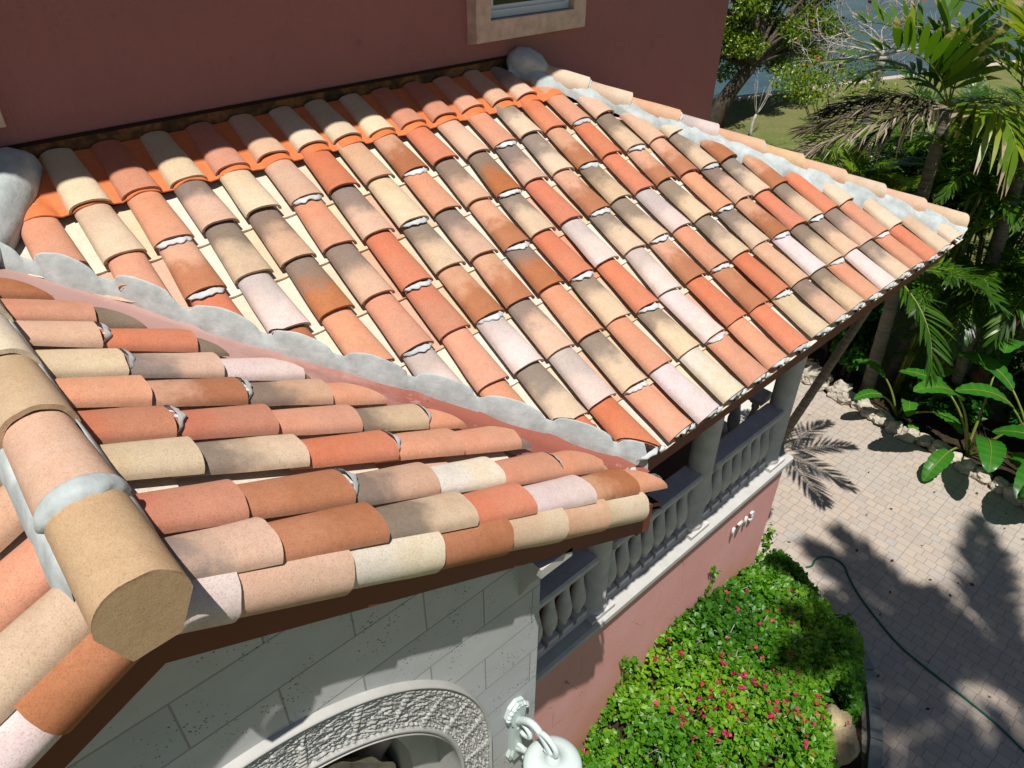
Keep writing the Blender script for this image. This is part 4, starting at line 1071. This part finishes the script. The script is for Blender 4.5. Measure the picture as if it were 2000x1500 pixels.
def ring_fr(n, L, ll, nl, w, e0=.9, e1=-.1, droop=1.1, seed=0, **kw):
    r = np.random.default_rng(seed); out = []
    for k in range(n):
        out.append(dict(az=2*math.pi*(k*.381966)+r.uniform(-.2, .2), elev=e0+(e1-e0)*k/max(1, n-1)+r.uniform(-.1, .1), L=L*r.uniform(.85, 1.1), ll=ll, n=nl, w=w, droop=droop*r.uniform(.8, 1.2), hue=float(np.clip(r.normal(.5, .12), 0, 1)), **kw))
    return out

# ---- palms
palm('palm_tree', 'slender grey palm leaning out over the pavers beside the balcony corner', (6.95, -.30, GZ), (5.74, -1.45, -2.45), .075, .05,
     ring_fr(9, 1.35, .42, 22, .035, .8, -.2, 1.2, 3, hang=.25))
CR2 = (9.15, -.42, -1.35)
palm('palm_tree', 'tall grey palm with broad glossy fronds and yellowing brown tipped leaflets', (9.33, -.67, GZ), CR2, .12, .085,
     [dict(az=rad(150), elev=1.05, L=2.1, ll=1.05, n=15, w=.112, droop=1.5, hue=.42, vee=.55, hang=.12),
      dict(az=rad(95), elev=1.15, L=1.9, ll=.95, n=14, w=.112, droop=1.3, hue=.4, vee=.5, hang=.15),
      dict(az=rad(-35), elev=.35, L=1.7, ll=1.05, n=14, w=.085, droop=1.3, hue=.75, vee=.1, hang=.75),
      dict(az=rad(-75), elev=.45, L=1.6, ll=1.0, n=13, w=.085, droop=1.4, hue=.8, vee=.1, hang=.8),
      dict(az=rad(20), elev=.9, L=1.9, ll=.95, n=14, w=.112, droop=1.2, hue=.5, vee=.4, hang=.3),
      dict(az=rad(-120), elev=.5, L=1.6, ll=.9, n=14, w=.08, droop=1.5, hue=.6, vee=.2, hang=.6),
      dict(az=rad(55), elev=1.3, L=2.0, ll=1.0, n=14, w=.112, droop=1.0, hue=.35, vee=.5, hang=.15),
      dict(az=rad(75), elev=.7, L=1.7, ll=.9, n=14, w=.09, droop=1.4, hue=.3, vee=.3, hang=.4),
      dict(az=rad(-5), elev=.2, L=1.5, ll=.9, n=13, w=.085, droop=1.2, hue=.85, vee=.1, hang=.7),
      dict(az=rad(146), elev=.12, L=2.2, ll=.75, n=56, w=.034, droop=.55, hue=.42, hang=.12, dead=1.0, kind=1),
      dict(az=rad(152), elev=-.05, L=2.3, ll=.8, n=60, w=.03, droop=.4, hue=.7, hang=.15, dead=1.0, kind=1),
      dict(az=rad(138), elev=.3, L=1.9, ll=.6, n=50, w=.034, droop=.8, hue=.3, hang=.25, dead=1.0, kind=1),
      dict(az=rad(160), elev=.0, L=1.5, ll=.6, n=24, w=.026, droop=.6, hue=.25, hang=.3, dead=1.0, kind=1)], leaf='fanleaf')
palm('palm_tree', 'palm at the right edge with long broad pale green fronds above the dark foliage', (9.9, -1.9, GZ), (9.55, -1.45, -1.30), .10, .08,
     [dict(az=rad(a), elev=e, L=2.2, ll=1.15, n=15, w=.11, droop=1.2, hue=h_, vee=.45, hang=.25) for a, e, h_ in ((120, 1.25, .6), (175, 1.1, .55), (230, .8, .5), (60, 1.3, .65), (-10, .9, .5), (-70, .8, .5), (95, .85, .6))], leaf='fanleaf')
palm('palm_tree', 'stout palm with a shaggy dark brown trunk and drooping fronds', (9.9, -1.60, GZ), (9.86, -1.46, -4.05), .20, .16,
     ring_fr(13, 1.3, .42, 26, .035, .7, -.5, 1.2, 11, hang=.4), bark='darkbark')
palm('palm_tree', 'brown palm trunk leaning among the broad leaves behind the shaggy palm', (9.77, -2.04, GZ), (9.9, -2.3, -3.7), .11, .09,
     ring_fr(9, 1.5, .5, 24, .04, .8, -.3, 1.2, 23, hang=.4), bark='darkbark')
palm('palm_tree', 'bushy palm at the right edge, level with the roof corner', (10.8, -2.7, GZ), (10.6, -2.6, -3.0), .12, .09,
     ring_fr(13, 1.7, .6, 28, .045, 1.0, -.4, 1.2, 37, hang=.35), bark='darkbark')
# cut trunk
st_ = MB(); st_.tube(bent((10.05, -.72, GZ), (10.12, -.95, -4.82), 14, (.02, .02, 0)), np.linspace(.13, .10, 14), 14)
tag(st_.build('palm_stump', MT['bark']), 'bare grey palm trunk cut off at the top on the lawn edge', 'tree stump')
# feathery areca clumps
def clump(name, label, base, n, L, hgt, seed, leaf='palmleaf', ll=.42, nl=34, w=.026, spread=.5, hue=None):
    root = empty(name, base); tag(root, label, 'palm clump'); r = np.random.default_rng(seed); lf = MB(); rb = MB()
    for k in range(n):
        a = r.uniform(0, 2*math.pi); q = r.random()**.6*spread
        b_ = np.array(base)+np.array([q*math.cos(a), q*math.sin(a), hgt*r.uniform(.55, 1.0)])
        if k < 9: rb.tube(bent((base[0]+q*.4*math.cos(a), base[1]+q*.4*math.sin(a), base[2]), b_, 5), .02, 5, lv=np.array([.4, 0, 0]))
        frond(lf, rb, b_, a+r.uniform(-.5, .5), r.uniform(.35, 1.25), L*r.uniform(.8, 1.15), ll, nl, droop=r.uniform(.9, 1.6), w=w, hang=.25, seed=seed*31+k, hue=float(np.clip(r.normal(.5 if hue is None else hue, .15), 0, 1)), vee=.3)
    place(root, [(lf, 'fronds', MT[leaf]), (rb, 'canes', MT['rib'])]); return root
clump('areca_palm', 'low feathery palm clump with arching fine fronds on the lawn behind the roof hip', (12.9, 1.55, GZ), 110, 1.5, 2.9, 5, ll=.42, nl=34, w=.042, spread=1.4, hue=.8)
clump('areca_palm', 'dark dense feathery palm clump under the broad fronded palm', (13.2, .3, GZ), 80, 1.6, 4.0, 6, ll=.45, nl=34, w=.036, spread=.9, hue=.4)
clump('areca_palm', 'feathery palm clump at the right edge behind the roof corner', (13.0, -1.1, GZ), 80, 1.7, 4.3, 8, ll=.5, nl=32, w=.04, spread=1.0, hue=.5)
clump('areca_palm', 'bright green feathery palm clump beside the shaggy trunk', (10.9, -1.7, GZ), 22, 1.2, 1.5, 9, ll=.35, nl=30, spread=.6, hue=.6)
clump('areca_palm', 'feathery palm clump in the far right corner above the broad leaves', (12.6, -3.2, GZ), 30, 1.6, 2.4, 14, ll=.42, nl=32, spread=.8, hue=.45)

clump('areca_palm', 'feathery palm fronds crowding the trunk of the tall broad fronded palm', (9.75, -.95, GZ), 34, 1.3, 4.5, 17, ll=.42, nl=32, w=.036, spread=.45, hue=.45)

# broad leaved plants (bird of paradise / banana like)
def broad(name, label, base, lv_, seed):
    root = empty(name, base); tag(root, label, 'broad leaf plant'); lf = MB(); rb = MB(); r = np.random.default_rng(seed)
    for (az, el, st, L, wd, hue) in lv_:
        a = rad(az); e = rad(el); b0 = np.array(base)+np.array([r.uniform(-.08, .08), r.uniform(-.08, .08), 0])
        tip = b0+np.array([math.cos(a)*math.cos(e), math.sin(a)*math.cos(e), math.sin(e)])*st
        stalk = bent(b0, tip, 8, (0, 0, .10*st)); rb.tube(stalk, np.linspace(.026, .014, 8), 6)
        T = stalk[-1]-stalk[-2]; e0 = math.asin(T[2]/np.linalg.norm(T)); nu, nv = 22, 9; side = np.array([-math.sin(a), math.cos(a), 0]); c = tip.copy(); P = np.zeros((nu, nv, 3)); A = np.zeros((nu, nv, 3)); mid = []
        for i in range(nu):
            u = i/(nu-1); ee = e0-1.15*u; d = np.array([math.cos(a)*math.cos(ee), math.sin(a)*math.cos(ee), math.sin(ee)])
            if i: c = c+d*L/(nu-1)
            Nn = np.cross(d, side); Nn = Nn if Nn[2] > 0 else -Nn
            w_ = wd*.5*math.sin(math.pi*min(1, .04+.96*u**.85))**.55; torn = 1-.16*max(0, noise.noise((i*1.7, seed, az)))*2
            mid.append(c+Nn*.006)
            for j in range(nv):
                v = (j/(nv-1)-.5)*2; P[i, j] = c+side*w_*v*torn+Nn*(.20*abs(v)*w_-.10*v*v*w_+.008*math.sin(i*2.2)*abs(v)); A[i, j] = (np.clip(hue+.07*math.sin(i*2.2)+.1*(1-abs(v)), 0, 1), u, 0)
        lf.grid(P, True, lv=A); rb.tube(mid, np.linspace(.011, .003, nu), 5)
    place(root, [(lf, 'leaves', MT['banana']), (rb, 'leaf_stalks', MT['rib'])]); return root
broad('banana_plant', 'large glossy broad leaf plant with yellow midribs beside the rock edging at right', (8.95, -2.55, GZ),
      [(150, 62, 1.5, 1.0, .42, .6), (200, 50, 1.1, .95, .40, .5), (240, 44, .95, .9, .38, .45), (110, 60, 1.2, .9, .36, .5), (300, 55, 1.2, .9, .36, .5), (20, 65, 1.4, .9, .36, .4), (260, 30, .7, .7, .3, .4), (175, 28, .75, .75, .3, .55)], 3)
broad('banana_plant', 'smaller broad leaf plant with bright ribs behind the white rocks', (9.05, -1.35, GZ),
      [(200, 55, .8, .62, .26, .6), (250, 45, .7, .6, .24, .55), (150, 50, .75, .6, .25, .5), (290, 60, .7, .5, .22, .7), (100, 60, .8, .6, .24, .4), (225, 25, .45, .4, .18, .75)], 4)
broad('banana_plant', 'broad leaf plant at the right edge of the rock bed', (9.1, -3.5, GZ),
      [(130, 60, 1.5, 1.0, .42, .55), (180, 45, 1.1, .95, .38, .5), (90, 60, 1.6, 1.0, .42, .5), (220, 40, .9, .8, .34, .45), (260, 50, 1.0, .8, .34, .5), (40, 55, 1.3, .9, .36, .4)], 5)
broad('banana_plant', 'broad leaf plant growing high at the right edge under the palms', (10.6, -2.1, GZ),
      [(140, 70, 2.3, 1.1, .42, .5), (190, 62, 2.0, 1.0, .42, .6), (80, 68, 2.2, 1.0, .4, .5), (240, 60, 2.0, 1.0, .4, .45), (300, 60, 1.9, .9, .38, .5), (165, 45, 1.5, .9, .36, .6)], 6)
broad('banana_plant', 'low dark broad leaf plant overhanging the pavers at far right', (8.9, -4.5, GZ),
      [(150, 45, 1.2, .95, .4, .35), (190, 40, 1.1, .9, .38, .4), (110, 50, 1.3, .95, .4, .4), (230, 40, 1.0, .8, .34, .35), (70, 50, 1.2, .9, .36, .35)], 7)

# shrubs behind the palms
def shrub(name, label, c, r_, n, size, seed, mat, hue=.4, cat='shrub'):
    root = empty(name, (c[0], c[1], GZ)); tag(root, label, cat); r = np.random.default_rng(seed); mb = MB(); tw = MB()
    cl = r.normal(size=(max(6, n//260), 3)); cl /= np.linalg.norm(cl, axis=1)[:, None]; cl *= r.random((len(cl), 1))**.4; cl[:, 2] = np.abs(cl[:, 2])
    cen = np.array(c)+cl*np.array(r_)*.8
    pick = cen[r.integers(0, len(cen), n)]; o = r.normal(size=(n, 3)); o /= np.linalg.norm(o, axis=1)[:, None]
    P = pick+o*np.array(r_)*.34*(r.random((n, 1))**.35); leaves(mb, P, size, seed=seed, hue=hue, out=o)
    for q in cen: tw.tube(bent((c[0]+r.uniform(-.1, .1), c[1]+r.uniform(-.1, .1), GZ), q, 6, (0, 0, .1)), np.linspace(.03, .008, 6), 5)
    place(root, [(mb, 'foliage', mat), (tw, 'branches', MT['twig'])]); return root
shrub('shrub', 'dark leafy shrub under the roof corner behind the leaning palm', (10.0, .35, -5.7), (.9, .8, .8), 5200, .12, 21, MT['banana'], .3)
shrub('shrub', 'shrub with a few bright leaves between the two grey palm trunks', (9.5, -.15, -6.0), (.5, .4, .5), 1600, .12, 22, MT['banana'], .65)
shrub('shrub', 'low dark ground shrub at the foot of the shaggy palm', (9.8, -1.9, -6.1), (.9, .8, .45), 2600, .12, 23, MT['banana'], .25)
shrub('shrub', 'dark shaded undergrowth beneath the right hand palms', (10.7, -3.2, -5.9), (1.2, 1.3, .9), 5200, .15, 24, MT['banana'], .3)
shrub('shrub', 'dense dark foliage mass in the upper right behind the palms', (13.2, -1.0, -3.6), (1.2, 1.5, 1.5), 6000, .16, 25, MT['palmleaf'], .3)

# coral rock edging
pts_e = [(8.80, .62), (8.88, .30), (8.86, .02), (8.84, -.26), (8.80, -.50), (8.84, -.76), (8.74, -1.0), (8.70, -1.22), (8.62, -1.46), (8.62, -1.72), (8.66, -1.98), (8.62, -2.22), (8.56, -2.46), (8.50, -2.70), (8.45, -2.95), (8.42, -3.2), (8.38, -3.45), (8.35, -3.72), (8.34, -4.0), (8.34, -4.3)]
dist_ = ['palest', 'long low', 'flat', 'pitted', 'pointed', 'squat', 'rounded']
rl = ['behind the leaning palm trunk', 'just right of the leaning palm trunk', 'in front of the dark shrub', 'left of the tall palm foot', 'at the foot of the tall palm', 'right of the tall palm foot',
      'below the small broad leaf plant on its left', 'touching the small broad leaf plant', 'white, at the tip of a drooping green leaf', 'brightest, beside the small broad leaf plant', 'white, between the two broad leaf plants', 'forked, left of the large broad leaf plant',
      'under the large broad leaf plant', 'in leaf shadow below the large plant', 'rounded grey, in shadow', 'grey, near the palm leaf shadow', 'flat, near the right edge', 'in shade, second from the right edge', 'in shade by the right edge', 'last, at the right edge of the drive']
for k, (x, y) in enumerate(pts_e):
    s_ = rng.uniform(.85, 1.2); o = rock('edging_rock', (x+.06, y, GZ+.07), (.15*s_, .15*s_, .11*s_), k+3, MT['coral'])
    tag(o, 'coral edging rock '+rl[k], 'rock', 'coral rocks edging the planting bed')
for k, (x, y, s_) in enumerate([(9.05, .25, 1.2), (9.0, -.35, 1.1), (9.1, .05, .9)]):
    o = rock('edging_rock', (x, y, GZ+.12), (.17*s_, .15*s_, .14*s_), k+41, MT['coral'])
    tag(o, ['white coral rock piled behind the edging below the shrub', 'grey coral rock piled behind the edging at the tall palm', 'small coral rock on top of the pile between the trunks'][k], 'rock', 'coral rocks edging the planting bed')

# ---- broadleaf tree by the canal
root = empty('broadleaf_tree', (21.6, 11.2, GZ)); tag(root, 'spreading bright green broadleaf tree beside the canal past the wall corner', 'tree')
r = np.random.default_rng(77); tk = MB(); lf = MB()
tk.tube(bent((21.6, 11.2, GZ), (22.6, 10.6, -4.3), 12, (-.25, 0, .1)), np.linspace(.34, .22, 12), 12)
tk.tube(bent((22.0, 11.0, GZ), (21.7, 11.1, -5.6), 6, (.1, 0, 0)), np.linspace(.16, .12, 6), 8)
cen = []
for k in range(100):
    u = r.random(); c = np.array([24.6+r.uniform(-3.0, 4.1), 12.4+r.uniform(-2.2, 1.9), -3.2+r.uniform(-1.4, 2.2)])
    cen.append(c); tk.tube(bent((22.6, 10.6, -4.3), c, 7, (0, 0, .25)), np.linspace(.10, .015, 7), 6)
cen = np.array(cen); n = 44000; pk = cen[r.integers(0, len(cen), n)]; o_ = r.normal(size=(n, 3)); o_ /= np.linalg.norm(o_, axis=1)[:, None]
P = pk+o_*np.array([.70, .70, .48])*(r.random((n, 1))**.4); leaves(lf, P, .125, seed=5, hue=.52, out=o_, up=.2)
place(root, [(tk, 'trunk', MT['greybark']), (lf, 'crown', MT['tree'])])
# bare dead branches with a few dry leaves
root = empty('dead_tree', (21.2, 5.4, GZ)); tag(root, 'bare bleached branches of a dead tree over the canal bank', 'tree'); tk = MB(); tw = MB(); dl = MB()
tk.tube(bent((21.2, 5.4, GZ), (20.8, 5.3, -2.9), 10, (.2, .1, 0)), np.linspace(.16, .10, 10), 9)
r = np.random.default_rng(12); tips = []
def limb(p, d, L, rr, dep):
    pts = [p]; 
    for k in range(8):
        d = d+r.normal(0, .16, 3)+np.array([0, 0, -.02]); d /= np.linalg.norm(d); pts.append(pts[-1]+d*L/8)
    (tk if rr > .02 else tw).tube(pts, np.linspace(rr, rr*.5, 9), 5 if dep else 7)
    tips.append(pts[-1])
    if dep < 3:
        for q in range(4):
            i = r.integers(3, 9); dd = d+r.normal(0, .75, 3); dd /= np.linalg.norm(dd); limb(pts[i], dd, L*.62, rr*.5, dep+1)
for dd in ((-.2, .9, .25), (.5, .7, .5), (-.6, .4, .6), (.1, -.5, .8), (.6, -.5, .4), (-.3, .9, -.05)):
    dd = np.array(dd); limb(np.array((20.8, 5.3, -2.9)), dd/np.linalg.norm(dd), 1.75, .045, 0)
leaves(dl, np.array(tips)[r.integers(0, len(tips), 90)]+r.normal(0, .08, (90, 3)), .16, seed=3, hue=.3)
place(root, [(tk, 'branches', MT['greybranch']), (tw, 'twigs', MT['greybranch']), (dl, 'dry_leaves', plain('rusty_dry_leaves', srgb(170, 84, 48, .7), .8, .2, .2))])
# leafy lower branches in front of the dead tree
shrub('young_tree', 'thin young tree with sparse light green leaves in front of the dead branches', (20.0, 5.6, -3.9), (2.6, 2.4, 1.2), 1900, .11, 31, MT['tree'], .55, 'tree')
# dark trunk by the water at upper right
tk = MB(); tk.tube(bent((24.5, .9, GZ), (26.2, 2.1, 1.2), 16, (.3, -.3, 0)), np.linspace(.42, .30, 16), 12)
tag(tk.build('tree_trunk', MT['darkbark']), 'thick dark leaning tree trunk at the top right corner by the water', 'tree')
# bare sapling
root = empty('sapling', (21.75, 9.56, GZ)); tag(root, 'small leafless sapling standing on the lawn', 'sapling'); tk = MB(); r = np.random.default_rng(4)
b0 = np.array((21.75, 9.56, GZ)); tk.tube(bent(b0, b0+(.25, .1, .75), 6, (-.06, .03, 0)), np.linspace(.06, .045, 6), 7)
j0 = b0+(.25, .1, .75)
for dx, dy, dz, L in ((-.35, .1, 1.1, 1), (.55, -.1, .8, 1), (.1, .3, 1.3, 1), (.75, .0, 1.2, 1), (-.15, -.2, .9, 1)):
    e_ = j0+np.array((dx, dy, dz)); tk.tube(bent(j0, e_, 6, (.05*dx, 0, -.12)), np.linspace(.018, .006, 6), 5)
    tk.tube(bent(j0+(np.array((dx, dy, dz)))*.5, e_+(.2, .1, .1), 5), np.linspace(.009, .004, 5), 4)
place(root, [(tk, 'branches', MT['greybranch'])])

# ---- flowering shrub along the wall
root = empty('bougainvillea', (1.9, -2.9, GZ)); tag(root, 'dense bright green bougainvillea hedge with magenta flowers along the pink wall', 'hedge')
r = np.random.default_rng(2)
def inside_edge(x):      # outer edge of the hedge
    return float(np.interp(x, [-1.2, 0, 1.4, 2.4, 3.0, 3.5, 3.85, 4.25], [-4.4, -4.05, -3.72, -3.55, -3.46, -3.30, -3.05, -2.55]))
def hz_(x, y):           # height of the hedge top
    yo = inside_edge(x); v = (y+1.9)/(yo+1.9)               # 0 at the wall, 1 at the outer edge
    if v < 0 or v > 1: return None
    wallh = float(np.interp(x, [-1, -.1, .3, .65, 1.0, 1.5, 1.7, 2.2, 2.8, 3.2, 3.7, 4.1], [-5.3, -5.25, -5.1, -4.75, -4.78, -4.55, -4.55, -4.72, -4.85, -5.0, -5.25, -5.6]))
    top = wallh-(.34*v+.10*v*v); edge = max(0, v-.80)/.20; top -= .55*edge**2.2
    ex = max(0, x-3.5)/.55; top -= .35*ex**2
    return top+.14*noise.noise((x*2.1, y*2.1, 0))+.07*noise.noise((x*6, y*6, 2))
fol = MB(); Ps = []; Os = []
while len(Ps) < 50000:
    x = r.uniform(-.9, 4.22); yo = inside_edge(x); y = -1.92+(yo+1.92)*r.random()
    h = hz_(x, y)
    if h is None: continue
    g1 = hz_(x+.04, y) or h; g2 = hz_(x, y-.04) or h-.05
    nv_ = np.array([-(g1-h)/.04, (g2-h)/.04, 1.]); nv_ /= np.linalg.norm(nv_)
    dep = r.random()**2.0*.30; dep2 = dep+max(0, .5*noise.noise((x*4.5, y*4.5, 7)))*.18
    if noise.noise((x*8.5, y*8.5, 4)) > .42 or ((x-2.38)/.34)**2+((y+3.50)/.28)**2 < 1: continue
    Ps.append(np.array([x, y, h])-nv_*dep2+r.normal(0, .015, 3)); Os.append(nv_)
for _ in range(9000):        # outer flank
    x = r.uniform(-.9, 4.18); yo = inside_edge(x); h = max(GZ+.2, hz_(x, yo+.02) or -5.8); z = r.uniform(GZ+.05, h)
    if abs(x-2.42) < .5: continue
    Ps.append(np.array([x, yo+r.uniform(-.03, .12), z])); Os.append(np.array([.5, -1, .2])/1.14)
Ps = np.array(Ps); Os = np.array(Os); lum = np.array([.48+.55*noise.noise((p[0]*1.2, p[1]*1.2, 9)) for p in Ps])
leaves(fol, Ps, .054, aspect=.78, seed=8, hue=lum, out=Os, up=.3, jit=.55)
# trailing sprigs climbing the wall
for (x, z0, z1) in ((.62, -4.85, -4.35), (.75, -4.8, -4.5), (1.95, -4.6, -4.18), (3.05, -5.0, -4.55), (3.12, -4.9, -4.45)):
    q = []
    for t in np.linspace(0, 1, 40): q.append((x+.12*math.sin(t*3)+r.normal(0, .025), -1.93+r.normal(0, .02), z0+(z1-z0)*t+r.normal(0, .02)))
    leaves(fol, q, .055, aspect=.78, seed=int(x*100), hue=.6)
fl = MB(); fp = []
for (cx, cy, n_, sp_) in [(1.55, -2.75, 36, .28), (1.0, -2.5, 18, .3), (1.9, -2.9, 20, .3), (2.3, -2.35, 7, .4), (.5, -2.6, 9, .4), (2.0, -2.2, 5, .3), (.9, -3.1, 9, .4), (2.8, -2.4, 5, .5), (.2, -3.0, 7, .4), (1.2, -2.15, 7, .35), (1.6, -3.3, 14, .3)]:
    k = 0
    while k < n_:
        x = r.normal(cx, sp_); y = r.normal(cy, sp_*.8); h = hz_(x, y)
        if h is None or y > -1.95: k += 1; continue
        c = np.array([x, y, h+.012])
        for b_ in range(3): fp.append((c+r.normal(0, .013, 3), ))
        k += 1
fp = np.array([p[0] for p in fp]); leaves(fl, fp, .036, aspect=.9, seed=19, hue=np.repeat(np.clip(r.normal(.35, .28, len(fp)//3), 0, 1), 3), up=.4)
core = MB(); xs_ = np.linspace(-.95, 4.0, 60); P = []  # added dark filler sheet below the leaves, keeps light from passing through
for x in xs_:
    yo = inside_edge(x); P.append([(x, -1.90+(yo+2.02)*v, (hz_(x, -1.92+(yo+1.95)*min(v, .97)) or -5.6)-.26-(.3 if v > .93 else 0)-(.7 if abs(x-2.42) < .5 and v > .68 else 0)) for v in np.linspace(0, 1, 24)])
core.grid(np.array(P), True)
tw = MB()
for _ in range(260):
    x = r.uniform(-.8, 3.9); yo = inside_edge(x); y = -1.95+(yo+1.95)*r.random(); h = hz_(x, y)
    if h is None or (x > 1.8 and y < -2.95): continue
    a = r.uniform(0, 6.28); tw.tube(bent((x, y, h-.22), (x+.14*math.cos(a), y+.14*math.sin(a), h+.02), 5, (0, 0, .03)), np.linspace(.005, .003, 5), 4)
ch_ = place(root, [(fol, 'foliage', MT['lilacleaf']), (fl, 'flowers', MT['flower']), (core, 'filler_core', MT['soil']), (tw, 'twigs', MT['greybranch'])])
ch_[1]['kind'] = 'stuff'; ch_[3]['kind'] = 'stuff'

o = rock('boulder', (2.36, -3.34, -6.04), (.33, .30, .42), 7, MT['boulder'], sub=4, rough=.5)
tag(o, 'tan limestone boulder between the flowering hedge and the kerb', 'rock')
# hose
hp = np.array([(4.78, -1.98), (4.87, -2.02), (5.00, -2.0), (5.13, -2.04), (5.22, -2.16), (5.20, -2.32), (5.06, -2.46), (4.86, -2.71), (4.65, -3.08), (4.50, -3.42), (4.43, -3.80), (4.38, -4.17), (4.32, -4.53), (4.18, -4.95), (3.9, -5.6), (3.5, -6.6)])
tt = np.linspace(0, len(hp)-1, 150); k0 = np.clip(tt.astype(int), 0, len(hp)-2); f = (tt-k0)[:, None]
def cr(i): return hp[np.clip(i, 0, len(hp)-1)]
p0, p1, p2, p3 = cr(k0-1), cr(k0), cr(k0+1), cr(k0+2)
q = .5*((2*p1)+(-p0+p2)*f+(2*p0-5*p1+4*p2-p3)*f**2+(-p0+3*p1-3*p2+p3)*f**3)
mb = MB(); mb.tube(np.column_stack([q, np.full(len(q), GZ+.018)]), .0135, 8); tag(mb.build('garden_hose', MT['hose']), 'dark green garden hose trailing across the paver driveway', 'hose')
# fallen leaves on the drive
r = np.random.default_rng(5); fl = MB()
q = np.column_stack([r.uniform(3.6, 8.6, 70), r.uniform(-6, .2, 70), np.full(70, GZ+.02)]); leaves(fl, q, .06, seed=44, hue=.5, up=3)
tag(fl.build('fallen_leaves', MT['deadleaf']), 'small dry brown leaves scattered over the paver driveway', 'leaves', kind='stuff')
# tall palm outside the frame whose fronds shade the drive
palm('palm_tree', 'tall palm standing out of frame to the right whose fronds shade the drive', (-.3, -9.4, GZ), (.05, -8.95, 11.5), .16, .12,
     ring_fr(22, 3.1, .8, 46, .075, 1.0, -.4, 1.0, 51, hang=.35))
